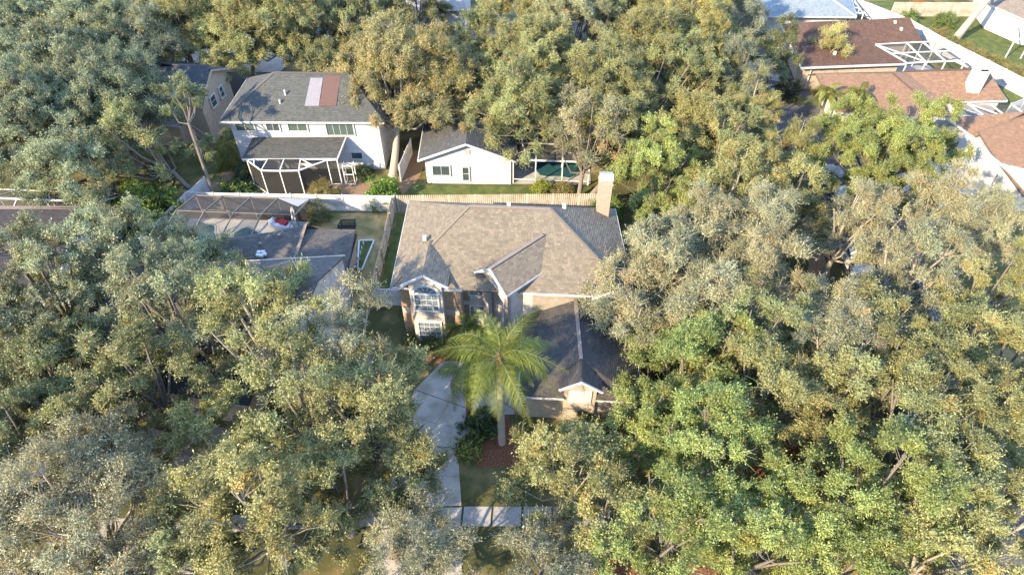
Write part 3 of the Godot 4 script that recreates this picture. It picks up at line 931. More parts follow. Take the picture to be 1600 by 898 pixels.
func edge_house() -> void:
	var h := thing("house", "house with very dark roof at the left edge, half under trees", "house", Vector3(-43, 0, -38))
	part(h, "wall", prism([[-37.6, -40.8], [-36.9, -34.4], [-54, -33.2], [-54, -41]], 0, 2.8), M.white_wall)
	roof(h, "roof", [
		[[-36.6, 2.9, -33.9], [-37.9, 4.5, -41.1], [-55, 4.5, -40.2], [-55, 2.7, -33.4]],
		[[-37.9, 4.5, -41.1], [-37.2, 2.9, -42.1], [-55, 2.9, -41.6], [-55, 4.5, -40.2]]], [Color(0.055, 0.05, 0.055), Color(0.07, 0.065, 0.065)])
	ridges(h, [[[-37.9, 4.5, -41.1], [-55, 4.5, -40.2]]], M.ridge_cap, 0.34)
	eaves(h, [[[-37.2, 2.9, -42.1], [-37.9, 4.5, -41.1], [-36.6, 2.9, -33.9]]], M.white_trim, "rake_board")
	var c := thing("pool_enclosure", "white-framed pool cage behind the very dark roof at the left edge", "pool cage", Vector3(-44, 0, -43.5))
	for i in 7:
		var x := -52.0 + i * 2.4
		bar(c, "rafter", Vector3(x, 2.95, -41.9), Vector3(x + 0.3, 3.7, -42.9), 0.08, 0.10, M.white_metal)
		bar(c, "rafter", Vector3(x + 0.3, 3.7, -42.9), Vector3(x + 0.9, 2.6, -45.4), 0.08, 0.10, M.white_metal)
		bar(c, "post", Vector3(x + 0.9, 0, -45.4), Vector3(x + 0.9, 2.6, -45.4), 0.08, 0.08, M.white_metal)
		if i < 6:
			bar(c, "purlin", Vector3(x + 0.3, 3.7, -42.9), Vector3(x + 2.7, 3.7, -42.9), 0.12, 0.12, M.white_metal)
			bar(c, "purlin", Vector3(x + 0.9, 2.6, -45.4), Vector3(x + 3.3, 2.6, -45.4), 0.08, 0.10, M.white_metal)
			if i % 2 == 0:
				bar(c, "brace", Vector3(x + 0.3, 3.7, -42.9), Vector3(x + 1.5, 2.95, -41.9), 0.07, 0.08, M.white_metal)
			for k in 2:
				var a := Vector3(x, 2.95, -41.9) if k == 0 else Vector3(x + 0.3, 3.7, -42.9)
				var b := Vector3(x + 0.3, 3.7, -42.9) if k == 0 else Vector3(x + 0.9, 2.6, -45.4)
				var s := st_new()
				quad(s, a, b, b + Vector3(2.4, 0, 0), a + Vector3(2.4, 0, 0))
				part(c, "screen", done(s), M.light_screen)
	sheet("pool_patio", [[-55, -42], [-36.8, -42.4], [-36.4, -45.3], [-55, -45.3]], 0.06, M.pool_deck)


func right_houses() -> void:
	var brown := [Color(0.125, 0.078, 0.058), Color(0.105, 0.066, 0.05), Color(0.148, 0.09, 0.067)]
	var orange := [Color(0.265, 0.165, 0.108), Color(0.235, 0.146, 0.097), Color(0.295, 0.187, 0.124)]
	# brown roof
	var h := thing("house", "house with dark brown hip roof and white gutters in the upper right", "house", Vector3(34, 0, -75))
	part(h, "wall", prism([[28.2, -71.6], [38.8, -73.0], [37.0, -77], [42.2, -78.2], [42.2, -82], [28.6, -81]], 0, 2.9), M.beige_wall)
	roof(h, "roof", [
		[[27.6, 3.0, -70.9], [39.3, 3.0, -72.5], [32.4, 4.9, -78.2], [29.6, 4.9, -78.0]],
		[[27.6, 3.0, -81.5], [27.6, 3.0, -70.9], [29.6, 4.9, -78.0]],
		[[32.4, 4.9, -78.2], [37.0, 3.1, -76.6], [42.8, 3.1, -77.7], [41.4, 4.9, -80.0]],
		[[39.3, 3.0, -72.5], [36.9, 3.06, -76.7], [32.4, 4.9, -78.2]],
		[[29.6, 4.9, -78.0], [32.4, 4.9, -78.2], [41.4, 4.9, -80.0], [42.5, 3.0, -83.5], [27.6, 3.0, -81.5]]], brown)
	eaves(h, [[[27.6, 3.0, -81.5], [27.6, 3.0, -70.9], [39.3, 3.0, -72.5]]], M.white_trim, "gutter", 0.16, 0.18)
	for q in [[28.9, 0, -71.5], [34.0, 0, -72.4]]:
		bar(h, "downpipe", Vector3(q[0], 0.1, q[2]), Vector3(q[0], 2.9, q[2]), 0.1, 0.1, M.white_trim)
	for q in [[39.6, 4.5, -79.2], [40.3, 4.0, -78.6], [31.5, 3.6, -73.2]]:
		var s := st_new()
		bx(s, Vector3(q[0], q[1], q[2]), Vector3(0.3, 0.5, 0.3))
		part(h, "roof_vent", done(s), M.white_trim)
	var c := thing("pool_enclosure", "white-framed pool cage attached to the brown-roofed house", "pool cage", Vector3(43, 0, -75.5))
	var a := [Vector3(37.2, 3.1, -76.7), Vector3(40.9, 3.1, -77.3), Vector3(42.8, 3.1, -77.6), Vector3(44.6, 3.0, -78.0)]
	var b := [Vector3(39.4, 3.0, -72.6), Vector3(41.8, 2.8, -73.4), Vector3(44.2, 2.7, -73.9), Vector3(46.6, 2.6, -74.4)]
	for i in 4:
		bar(c, "rafter", a[i], b[i], 0.13, 0.14, M.white_metal)
		bar(c, "post", b[i], Vector3(b[i].x, 0, b[i].z), 0.11, 0.11, M.white_metal)
		bar(c, "post", a[i], Vector3(a[i].x, 0, a[i].z), 0.10, 0.10, M.white_metal)
		if i < 3:
			bar(c, "purlin", a[i], a[i + 1], 0.12, 0.12, M.white_metal)
			bar(c, "purlin", b[i], b[i + 1], 0.13, 0.13, M.white_metal)
			bar(c, "purlin", a[i].lerp(b[i], 0.5), a[i + 1].lerp(b[i + 1], 0.5), 0.10, 0.10, M.white_metal)
			var s := st_new()
			quad(s, a[i], a[i + 1], b[i + 1], b[i])
			part(c, "screen", done(s), M.light_screen)
	bar(c, "brace", a[0], b[1], 0.10, 0.10, M.white_metal)
	sheet("pool_patio", [[37, -77], [44.8, -78.2], [46.8, -74.2], [39.6, -72.8]], 0.06, M.old_concrete)
	# orange roof with white chimney
	h = thing("house", "house with orange-brown shingle roof and white chimney in the upper right", "house", Vector3(38, 0, -64))
	part(h, "wall", prism([[30, -62], [38.6, -61.2], [40.2, -64.9], [46.4, -65.4], [46.4, -71], [30, -69.6]], 0, 2.9), M.white_wall)
	roof(h, "roof", [
		[[36.6, 4.8, -67.3], [45.4, 4.8, -68.3], [47.0, 3.0, -65.2], [40.4, 3.0, -64.6]],
		[[35.3, 4.8, -66.8], [36.6, 4.8, -67.3], [40.4, 3.0, -64.6], [39.4, 3.0, -61.4]],
		[[27.5, 4.6, -66.7], [35.3, 4.8, -66.8], [39.4, 3.0, -61.4], [29.0, 2.9, -62.0]],
		[[45.4, 4.8, -68.3], [47.6, 3.0, -71.2], [47.0, 3.0, -65.2]],
		[[45.4, 4.8, -68.3], [36.6, 4.8, -67.3], [35.3, 4.8, -66.8], [27.5, 4.6, -66.7], [28.0, 3.0, -69.6], [47.6, 3.0, -71.2]]], orange)
	ridges(h, [[[35.3, 4.8, -66.8], [39.4, 3.0, -61.4]], [[36.6, 4.8, -67.3], [45.4, 4.8, -68.3]]], M.tarp)
	eaves(h, [[[40.4, 3.0, -64.6], [47.0, 3.0, -65.2], [47.6, 3.0, -71.2]], [[29.0, 2.9, -62.0], [39.4, 3.0, -61.4]]], M.white_trim)
	var st := st_new()
	bx(st, Vector3(43.5, 4.6, -66.2), Vector3(1.3, 3.4, 1.0))
	var ch := part(h, "chimney", done(st), M.white_wall)
	st = st_new()
	bx(st, Vector3(43.5, 6.36, -66.2), Vector3(1.44, 0.14, 1.14))
	part(ch, "chimney_cap", done(st), M.white_trim)
	st = st_new()
	bx(st, Vector3(43.5, 6.0, -65.67), Vector3(0.7, 0.16, 0.06))
	part(ch, "flue_slot", done(st), M.black_metal)
	c = thing("pool_enclosure", "white-framed pool cage between the two orange roofs at the right edge", "pool cage", Vector3(45, 0, -64))
	for i in 5:
		var x := 40.6 + i * 2.2
		bar(c, "rafter", Vector3(x, 2.95, -64.5), Vector3(x + 1.0, 2.7, -62.5), 0.13, 0.13, M.white_metal)
		bar(c, "post", Vector3(x + 1.0, 2.7, -62.5), Vector3(x + 1.0, 0, -62.5), 0.10, 0.10, M.white_metal)
		if i < 4:
			bar(c, "purlin", Vector3(x + 1.0, 2.7, -62.5), Vector3(x + 3.2, 2.7, -62.5), 0.14, 0.14, M.white_metal)
			if i < 2:
				bar(c, "brace", Vector3(x, 2.95, -64.5), Vector3(x + 3.2, 2.7, -62.5), 0.10, 0.10, M.white_metal)
			var s := st_new()
			quad(s, Vector3(x, 2.95, -64.5), Vector3(x + 2.2, 2.95, -64.5), Vector3(x + 3.2, 2.7, -62.5), Vector3(x + 1.0, 2.7, -62.5))
			part(c, "screen", done(s), M.light_screen)
	sheet("pool_patio", [[40, -64.8], [52, -65.2], [52, -62], [40.5, -61.9]], 0.06, M.pool_deck)
	# nearest orange roof
	h = thing("house", "house with orange-brown roof and white garage front cut by the right edge", "house", Vector3(44, 0, -56))
	part(h, "wall", prism([[40.3, -59.0], [41.3, -55.2], [42.6, -51.0], [56, -51.0], [56, -60.5]], 0, 2.95), M.white_wall)
	roof(h, "roof", [
		[[39.6, 3.0, -61.6], [45.6, 4.9, -60.0], [57, 4.9, -60.4], [57, 3.0, -62.4]],
		[[39.6, 3.0, -61.6], [40.9, 3.0, -58.2], [45.6, 4.9, -60.0]],
		[[40.9, 3.0, -58.2], [41.3, 3.0, -55.3], [42.4, 3.0, -50.4], [57, 3.0, -50.4], [57, 4.9, -56], [45.6, 4.9, -60.0]],
		[[45.6, 4.9, -60.0], [57, 4.9, -56], [57, 4.9, -60.4]]], orange)
	eaves(h, [[[39.6, 3.0, -61.6], [40.9, 3.0, -58.2], [41.3, 3.0, -55.3], [42.4, 3.0, -50.4]]], M.white_trim)
	var gd := Node3D.new()
	gd.name = "garage_door"
	h.add_child(gd, true)
	for i in 4:
		bar(gd, "panel", Vector3(40.5, 0.35 + i * 0.56, -58.6), Vector3(41.2, 0.35 + i * 0.56, -55.9), 0.07, 0.54, M.white_trim)
	window(h, Vector3(41.72, 1.5, -53.9), Vector3(0.3, 0, -1).normalized() * 1.0, 0.9, 1.1, 2, 2, M.glass)
	sheet("entry_walk", [[34.5, -60.5], [40.2, -60.0], [41.4, -55.6], [42.4, -51.0], [40.6, -48.5], [33.5, -52.5]], 0.05, M.concrete)
	# blue-grey roof at the top
	h = thing("house", "house with pale blue-grey hip roof at the top edge", "house", Vector3(31, 0, -87))
	part(h, "wall", prism([[26.4, -84.2], [36.4, -84.6], [37.4, -92], [26, -92]], 0, 2.9), M.white_wall)
	roof(h, "roof", [
		[[25.6, 3.0, -83.5], [37.2, 3.0, -84.0], [32.6, 5.0, -87.3], [30.2, 5.0, -87.2]],
		[[25.6, 3.0, -92.0], [25.6, 3.0, -83.5], [30.2, 5.0, -87.2]],
		[[37.2, 3.0, -84.0], [38.6, 3.0, -92.0], [32.6, 5.0, -87.3]],
		[[38.6, 3.0, -92.0], [25.6, 3.0, -92.0], [30.2, 5.0, -87.2], [32.6, 5.0, -87.3]]], [Color(0.24, 0.29, 0.325), Color(0.27, 0.315, 0.345), Color(0.215, 0.265, 0.30)])
	ridges(h, [[[37.2, 3.0, -84.0], [32.6, 5.0, -87.3]]], M.white_trim)
	eaves(h, [[[25.6, 3.0, -83.5], [37.2, 3.0, -84.0], [38.6, 3.0, -92.0]]], M.white_trim)
	c = thing("pool_enclosure", "white-framed screen cage by the pale blue-grey roof at the top edge", "pool cage", Vector3(39, 0, -87))
	for i in 4:
		bar(c, "post", Vector3(38.6, 0, -90.4 + i * 1.6), Vector3(38.6, 2.7, -90.4 + i * 1.6), 0.1, 0.1, M.white_metal)
		bar(c, "rafter", Vector3(36.8, 3.0, -90.4 + i * 1.6), Vector3(38.6, 2.7, -90.4 + i * 1.6), 0.1, 0.1, M.white_metal)
	bar(c, "purlin", Vector3(38.6, 2.7, -90.4), Vector3(38.6, 2.7, -85.6), 0.1, 0.1, M.white_metal)
	# top right corner
	h = thing("house", "white-walled house with brown roof in the top right corner", "house", Vector3(62, 0, -88))
	part(h, "wall", prism([[55.6, -88.2], [58.2, -84.0], [72, -84], [72, -94], [56, -94]], 0, 2.9), M.white_wall)
	roof(h, "roof", [
		[[55.0, 3.0, -88.4], [58.0, 3.0, -83.4], [63, 5.0, -88.0], [62, 5.0, -90]],
		[[58.0, 3.0, -83.4], [73, 3.0, -83.4], [73, 5.0, -88.0], [63, 5.0, -88.0]],
		[[55.0, 3.0, -94.6], [55.0, 3.0, -88.4], [62, 5.0, -90]],
		[[55.0, 3.0, -94.6], [62, 5.0, -90], [63, 5.0, -88], [73, 5.0, -88.0], [73, 3.0, -94.6]]], [Color(0.24, 0.20, 0.16), Color(0.28, 0.23, 0.185)])
	eaves(h, [[[55.0, 3.0, -88.4], [58.0, 3.0, -83.4], [73, 3.0, -83.4]]], M.white_trim)
	c = thing("pool_enclosure", "white-framed cage at the right edge below the corner house", "pool cage", Vector3(58, 0, -82))
	for i in 4:
		bar(c, "rafter", Vector3(56.2 + i * 1.8, 2.8, -83.6), Vector3(54.8 + i * 1.8, 2.5, -80.4), 0.12, 0.12, M.white_metal)
		bar(c, "post", Vector3(54.8 + i * 1.8, 2.5, -80.4), Vector3(54.8 + i * 1.8, 0, -80.4), 0.1, 0.1, M.white_metal)
	bar(c, "purlin", Vector3(54.8, 2.5, -80.4), Vector3(60.2, 2.5, -80.4), 0.13, 0.13, M.white_metal)
	# glimpse of a pale house beyond the shaded lawn
	h = thing("house", "pale house glimpsed between dark trees at the top edge, left of centre", "house", Vector3(-14, 0, -86))
	part(h, "wall", prism([[-18, -83.2], [-11, -83.6], [-11, -91], [-18, -91]], 0, 2.8), M.white_wall)
	roof(h, "roof", [
		[[-18.6, 2.9, -82.6], [-10.4, 2.9, -83.0], [-12.5, 4.6, -87], [-16.5, 4.6, -87]],
		[[-10.4, 2.9, -83.0], [-10.4, 2.9, -91.4], [-12.5, 4.6, -87]],
		[[-18.6, 2.9, -91.4], [-18.6, 2.9, -82.6], [-16.5, 4.6, -87]]], [Color(0.42, 0.38, 0.36), Color(0.36, 0.33, 0.31)])


# ---------------------------------------------------------------- fences

func fence(label: String, pts: Array, height: float, length: float, style: String) -> void:
	var mid := Vector3(pts[0][0], 0, pts[0][1])
	var f := thing("fence", label, "fence", mid)
	var m: Material = {"vinyl": M.white_vinyl, "tan": M.tan_vinyl, "wood": M.fence_wood}[style]
	var made := {}
	for i in pts.size() - 1:
		var a := Vector3(pts[i][0], 0, pts[i][1])
		var b := Vector3(pts[i + 1][0], 0, pts[i + 1][1])
		var n := maxi(1, roundi(a.distance_to(b) / length))
		var l := a.distance_to(b) / n
		var dir := (b - a).normalized()
		if not made.has(roundi(l * 100)):
			var variants := []
			for v in (3 if style == "wood" else 1):
				var st := st_new()
				if style == "vinyl":
					var boards := 9
					for k in boards:
						bx(st, Vector3(-l * 0.5 + l * (k + 0.5) / boards, height * 0.5, 0), Vector3(l / boards - 0.012, height - 0.16, 0.03))
					bx(st, Vector3(0, height * 0.5, 0), Vector3(l, height - 0.2, 0.016))
					bx(st, Vector3(0, height - 0.06, 0), Vector3(l, 0.12, 0.06))
					bx(st, Vector3(0, 0.1, 0), Vector3(l, 0.12, 0.06))
				elif style == "tan":
					var boards := 13
					for k in boards:
						bx(st, Vector3(-l * 0.5 + l * (k + 0.5) / boards, height * 0.5, 0.03), Vector3(l / boards - 0.045, height, 0.025))
					for y in [0.35, height - 0.35]:
						bx(st, Vector3(0, y, -0.02), Vector3(l, 0.09, 0.04))
				else:
					var boards := 16
					for k in boards:
						bx(st, Vector3(-l * 0.5 + l * (k + 0.5) / boards, height * 0.5 + rng.randf_range(-0.02, 0.02), rng.randf_range(-0.006, 0.006)), Vector3(l / boards - 0.008, height, 0.022))
					for y in [0.3, height * 0.5, height - 0.3]:
						bx(st, Vector3(0, y, 0.035), Vector3(l, 0.09, 0.04))
				variants.append(done(st))
			made[roundi(l * 100)] = variants
		var var_list: Array = made[roundi(l * 100)]
		for k in n:
			var c := a.lerp(b, (k + 0.5) / n)
			var tilt := rng.randf_range(-0.035, 0.035) if style == "wood" else rng.randf_range(-0.006, 0.006)
			var bs := Basis(dir, UP, dir.cross(UP)) * Basis(Vector3.RIGHT, tilt)
			if style == "wood": bs = bs * Basis(UP, rng.randf_range(-0.02, 0.02))
			part(f, "panel", var_list[rng.randi() % var_list.size()], m, Transform3D(bs, c))
		for k in n + 1:
			if i > 0 and k == 0:
				continue
			var c := a.lerp(b, float(k) / n)
			var off := dir.cross(UP) * (0.08 if style == "wood" else 0.0)
			bar(f, "post", c + off, c + off + UP * (height + (0.06 if style == "vinyl" else -0.03)), 0.12, 0.12, m)


func fences() -> void:
	fence("long white vinyl fence behind the pool enclosure and the dry lawn", [[-32.1, -46.9], [-13.4, -47.5]], 1.85, 2.4, "vinyl")
	fence("white vinyl fence along the left side of the bronze pool enclosure", [[-33.6, -40.6], [-32.2, -46.8]], 1.85, 2.2, "vinyl")
	fence("short white vinyl fence corner beside the bare pale tree trunks", [[-32.0, -47.0], [-31.4, -49.2]], 1.85, 2.2, "vinyl")
	fence("tan picket fence directly behind the main house", [[-13.2, -47.6], [5.5, -49.0]], 1.85, 2.3, "tan")
	fence("weathered wooden fence between the main house and the dry lawn", [[-13.15, -36.2], [-13.55, -47.4]], 1.85, 2.3, "wood")
	fence("grey-white gate fence at the main house's front left corner", [[-13.1, -36.0], [-10.3, -36.0]], 1.85, 1.4, "vinyl")
	fence("white vinyl fence between the white two-storey house and the gabled house", [[-13.4, -56.5], [-13.75, -52.0]], 1.85, 2.2, "vinyl")
	fence("very long bright white fence running diagonally across the upper right", [[39.6, -92.6], [44.9, -86.2], [47.2, -81.2], [50.2, -76.0], [53.5, -70.0]], 1.9, 2.4, "vinyl")
	fence("beige fence across the back garden in the top right", [[44.6, -91.2], [58.0, -92.0]], 1.9, 2.4, "tan")
	fence("white fence along the lawn right of the orange roof with white chimney", [[48.6, -66.6], [52.8, -69.2]], 1.9, 2.2, "vinyl")


# ---------------------------------------------------------------- plants

func leaf(st: SurfaceTool, p: Vector3, d: Vector3, n: Vector3, l: float, w: float, c: Color) -> void:
	var s := d.cross(n).normalized() * w * 0.5
	var t := p + d * l
	var m := p + d * l * 0.45 + n * l * 0.06
	st.set_color(c)
	st.add_vertex(p); st.add_vertex(m + s); st.add_vertex(t)
	st.add_vertex(p); st.add_vertex(t); st.add_vertex(m - s)


func rdir(g: RandomNumberGenerator) -> Vector3:
	var z := g.randf_range(-1, 1)
	var a := g.randf() * TAU
	return Vector3(sqrt(1 - z * z) * cos(a), z, sqrt(1 - z * z) * sin(a))


# A spray of twigs and leaves about half a metre long, its stem at the origin and growing up.
func spray(sd: int, twigs: int, per: int, spread: float, reach: float, ll: float, lw: float, leaf_c: Color, twig_c: Color, droop := 0.0, tw := 0.007) -> ArrayMesh:
	var g := RandomNumberGenerator.new()
	g.seed = sd
	var st := SurfaceTool.new()
	st.begin(Mesh.PRIMITIVE_TRIANGLES)
	st.set_smooth_group(-1)
	for i in twigs:
		var a := TAU * (i + g.randf()) / twigs
		var t := spread * sqrt(g.randf())
		var d := Vector3(sin(t) * cos(a), cos(t), sin(t) * sin(a))
		var l := reach * g.randf_range(0.55, 1.1)
		var bend := (rdir(g) * 0.45 + Vector3(0, -droop, 0)) * l
		var pts := [Vector3.ZERO, d * l * 0.5 + bend * 0.25, d * l + bend]
		st.set_color(twig_c * g.randf_range(0.75, 1.25))
		tube(st, pts, [tw * 1.6, tw * 1.1, tw * 0.5], 3)
		if g.randf() < 0.6:
			var q: Vector3 = pts[1]
			var e := q + (d + rdir(g) * 0.8).normalized() * l * 0.45
			tube(st, [q, e], [tw, tw * 0.4], 3)
		for k in per:
			var f := g.randf_range(0.3, 1.08)
			var p: Vector3 = pts[0].lerp(pts[1], f * 2) if f < 0.5 else pts[1].lerp(pts[2], f * 2 - 1)
			p += rdir(g) * 0.09 * reach * 1.6
			var ld := (d * 0.6 + rdir(g)).normalized()
			var ln := (Vector3(d.x * 0.7, d.y * 0.3 + 0.5, d.z * 0.7) + rdir(g) * 0.55).normalized()
			var c := leaf_c * g.randf_range(0.5, 1.5)
			c.a = 1.0
			leaf(st, p, ld, ln, ll * g.randf_range(0.75, 1.25), lw * g.randf_range(0.75, 1.25), c)
	var m := done(st)
	m.surface_set_material(0, M.foliage)
	return m


func make_clumps() -> void:
	var w := Color(1, 1, 1)
	var tw := Color(2.0, 1.8, 2.3)
	var sets := {"leafy": [], "sparse": [], "bare": [], "feather": [], "broad": []}
	for k in 3:
		sets.leafy.append(spray(100 + k, 11, 14, 1.25, 0.64, 0.125, 0.058, w, tw * 0.9))
		sets.sparse.append(spray(200 + k, 12, 9, 1.2, 0.74, 0.115, 0.052, w, tw * 1.1, 0.05, 0.008))
		sets.bare.append(spray(300 + k, 11, 3, 1.25, 0.78, 0.11, 0.05, w, tw * 1.15, 0.0, 0.009))
		sets.feather.append(spray(400 + k, 11, 13, 0.75, 0.85, 0.13, 0.04, w, tw * 0.8, 0.1))
		sets.broad.append(spray(500 + k, 8, 7, 1.3, 0.55, 0.24, 0.15, w, tw * 0.5))
	clumps = sets


const KINDS := {
	# base leaf colour (linear), shape of the sprays, share of bare twigs, density, bark
	"o": {"c": Color(0.275, 0.285, 0.118), "mix": "leafy", "bare": 0.14, "d": 1.0, "bark": "bark"},
	"g": {"c": Color(0.255, 0.308, 0.092), "mix": "leafy", "bare": 0.08, "d": 1.05, "bark": "bark"},
	"y": {"c": Color(0.335, 0.328, 0.128), "mix": "leafy", "bare": 0.14, "d": 1.0, "bark": "pale_bark"},
	"s": {"c": Color(0.285, 0.308, 0.172), "mix": "leafy", "bare": 0.14, "d": 1.0, "bark": "bark"},
	"b": {"c": Color(0.210, 0.230, 0.150), "mix": "sparse", "bare": 0.20, "d": 1.0, "bark": "bark"},
	"w": {"c": Color(0.330, 0.322, 0.192), "mix": "sparse", "bare": 0.26, "d": 1.15, "bark": "pale_bark"},
	"d": {"c": Color(0.200, 0.220, 0.095), "mix": "leafy", "bare": 0.04, "d": 1.0, "bark": "bark"},
	"f": {"c": Color(0.350, 0.335, 0.130), "mix": "feather", "d": 1.0, "bark": "pale_bark"},
	"m": {"c": Color(0.300, 0.285, 0.165), "mix": "sparse", "bare": 0.26, "d": 1.1, "bark": "bark"},
	"t": {"c": Color(0.350, 0.320, 0.140), "mix": "leafy", "bare": 0.20, "d": 0.8, "bark": "pale_bark"},
}


func crown(parent: Node3D, called: String, spots: Array, tints: Array, which: Array) -> void:
	# one MultiMesh for each spray shape used; the commonest carries the plain name
	var by := {}
	for i in spots.size():
		if not by.has(which[i]): by[which[i]] = []
		by[which[i]].append(i)
	for m in by:
		var mm := MultiMesh.new()
		mm.transform_format = MultiMesh.TRANSFORM_3D
		mm.use_colors = true
		mm.mesh = m
		mm.instance_count = by[m].size()
		var n := 0
		for i in by[m]:
			mm.set_instance_transform(n, spots[i])
			mm.set_instance_color(n, tints[i])
			n += 1
		var o := MultiMeshInstance3D.new()
		o.set_meta("kind", "stuff")
		o.name = called if not m in clumps.bare else "twigs"
		o.multimesh = mm
		parent.add_child(o, true)


func frame_to(d: Vector3, spin: float, s: float) -> Basis:
	var x := d.cross(Vector3(0.37, 0.11, 0.92)).normalized()
	var z := x.cross(d)
	return (Basis(x, d, z) * Basis(UP, spin)).scaled(Vector3.ONE * s)


func tree(label: String, x: float, z: float, h: float, r: float, kind: String, sd: int, base = null) -> void:
	var K: Dictionary = KINDS[kind]
	var g := RandomNumberGenerator.new()
	g.seed = 1000 + sd * 17
	var foot := Vector3(x, 0, z) if base == null else Vector3(base[0], 0, base[1])
	var t := thing("oak_tree" if not kind in ["f"] else "feathery_tree", label, "tree", foot, "trees of the neighbourhood")
	var mid := Vector3(x, 0, z) - foot
	var fork := mid.lerp(Vector3.ZERO, 0.55) + UP * h * (g.randf_range(0.26, 0.34) if sd != 106 else 0.72)
	var tr := 0.035 * h * g.randf_range(0.7, 0.95) * (0.55 if sd == 106 else 1.0)
	var st := SurfaceTool.new()
	st.begin(Mesh.PRIMITIVE_TRIANGLES)
	tube(st, [Vector3(0, -0.2, 0), Vector3(g.randf_range(-0.08, 0.08), 0.35, 0), fork * 0.55 + rdir(g) * 0.12, fork], [tr * 1.5, tr, tr * 0.85, tr * 0.75], 8)
	part(t, "trunk", done(st), M[K.bark], t.global_transform)
	# lobes of foliage at the limb ends
	var vs := minf(h * 0.42, r * 0.85)
	var top_n := clampi(int(r * r * 0.66), 6, 28)
	var skirt := clampi(int(r * 1.7), 4, 12)
	var n := top_n + skirt
	var spots := []
	var tints := []
	var which := []
	var base_c: Color = K.c
	var main: Mesh = clumps[K.mix][sd % 3]
	var bare: Mesh = clumps.bare[(sd + 1) % 3]
	base_c *= g.randf_range(0.9, 1.12)
	var warm := g.randf_range(-0.06, 0.06)
	var squash := Vector3(g.randf_range(0.88, 1.12), 1, g.randf_range(0.88, 1.12))
	var spin := g.randf() * TAU
	for i in n:
		var q := sqrt((i + 0.4) / top_n) if i < top_n else 0.92
		var rr := r * 0.78 * q * g.randf_range(0.85, 1.15)
		var a := spin + i * 2.39996 + g.randf_range(-0.3, 0.3)
		var lr := r * g.randf_range(0.19, 0.42) * (1.0 if r > 3 else 1.2)
		var c := mid + Vector3(cos(a) * rr * squash.x, h - lr * 0.75 - vs * 1.05 * q * q + g.randf_range(-0.09, 0.05) * h, sin(a) * rr * squash.z)
		if i >= top_n:
			a = spin + TAU * (i - top_n) / skirt + g.randf_range(-0.25, 0.25)
			c = mid + Vector3(cos(a) * rr * squash.x, h * g.randf_range(0.34, 0.52), sin(a) * rr * squash.z)
		if kind == "f":
			q = minf(q, 1.0) * g.randf_range(0.5, 1.0)
			c = mid + Vector3(cos(a) * rr * 0.8, h - lr - (h * 0.7) * q, sin(a) * rr * 0.8)
		# a limb of two bends, with side branches out to the sprays
		st = SurfaceTool.new()
		st.begin(Mesh.PRIMITIVE_TRIANGLES)
		var knee := fork.lerp(c, 0.5) + Vector3(0, -0.08 * h * q, 0) + rdir(g) * 0.3
		var lt := tr * g.randf_range(0.22, 0.36)
		tube(st, [fork - UP * 0.2, knee, c, c + (c - knee).normalized() * lr * 0.5], [lt * 1.3, lt, lt * 0.6, lt * 0.3], 5)
		var lobe_c := base_c * g.randf_range(0.82, 1.18)
		var lw := warm + g.randf_range(-0.06, 0.06)
		lobe_c.r *= 1.0 + lw
		lobe_c.b *= 1.0 - lw * 0.7
		var count := int(4.0 * PI * lr * lr * 2.1 * K.d)
		var thin := g.randf_range(0.7, 1.15)
		var hub := c
		var hub_d := UP
		var hub_t := 1.0
		count = int(maxf(count, 18.0) * thin * 0.92)
		for k in count:
			if k % 7 == 0:
				hub_d = rdir(g)
				if hub_d.y < -0.35: hub_d.y = -hub_d.y * 0.6
				hub_d = hub_d.normalized()
				var bump := 1.0 + 0.22 * sin(hub_d.x * 5.0 + i) * sin(hub_d.z * 6.0 + i * 2.0) + 0.12 * sin(hub_d.y * 9.0 + i)
				var rad := lr * (0.34 + 0.82 * sqrt(g.randf())) * bump
				if g.randf() < 0.16: rad += lr * g.randf_range(0.15, 0.6)
				hub = c + Vector3(hub_d.x * rad, hub_d.y * rad * 0.85, hub_d.z * rad)
				hub_t = g.randf_range(0.80, 1.22)
			var d := hub_d
			var p := hub + rdir(g) * 0.42 * g.randf()
			var up := (d * 0.8 + UP * 0.5 + rdir(g) * 0.35).normalized()
			if kind == "d" and sd == 106: up = (d * 0.5 - UP).normalized()
			var s := g.randf_range(0.7, 1.2)
			spots.append(Transform3D(frame_to(up, g.randf() * TAU, s), p))
			var tc := lobe_c * g.randf_range(0.85, 1.15) * hub_t
			if g.randf() < 0.05: tc = Color(tc.r * 1.25, tc.g * 0.95, tc.b * 0.8)
			tc.a = 1.0
			tints.append(tc)
			which.append(bare if g.randf() < K.get("bare", 0.0) else main)
			if k % (5 if kind in ["w", "t"] else 8) == 0:
				var e := c + (p - c) * 0.95
				tube(st, [c + (knee - c) * 0.15 * g.randf(), c.lerp(e, 0.55) + rdir(g) * 0.15, e], [lt * 0.36, lt * 0.22, 0.012], 3)
		part(t, "limb", done(st), M[K.bark], t.global_transform)
	crown(t, "crown", spots, tints, which)


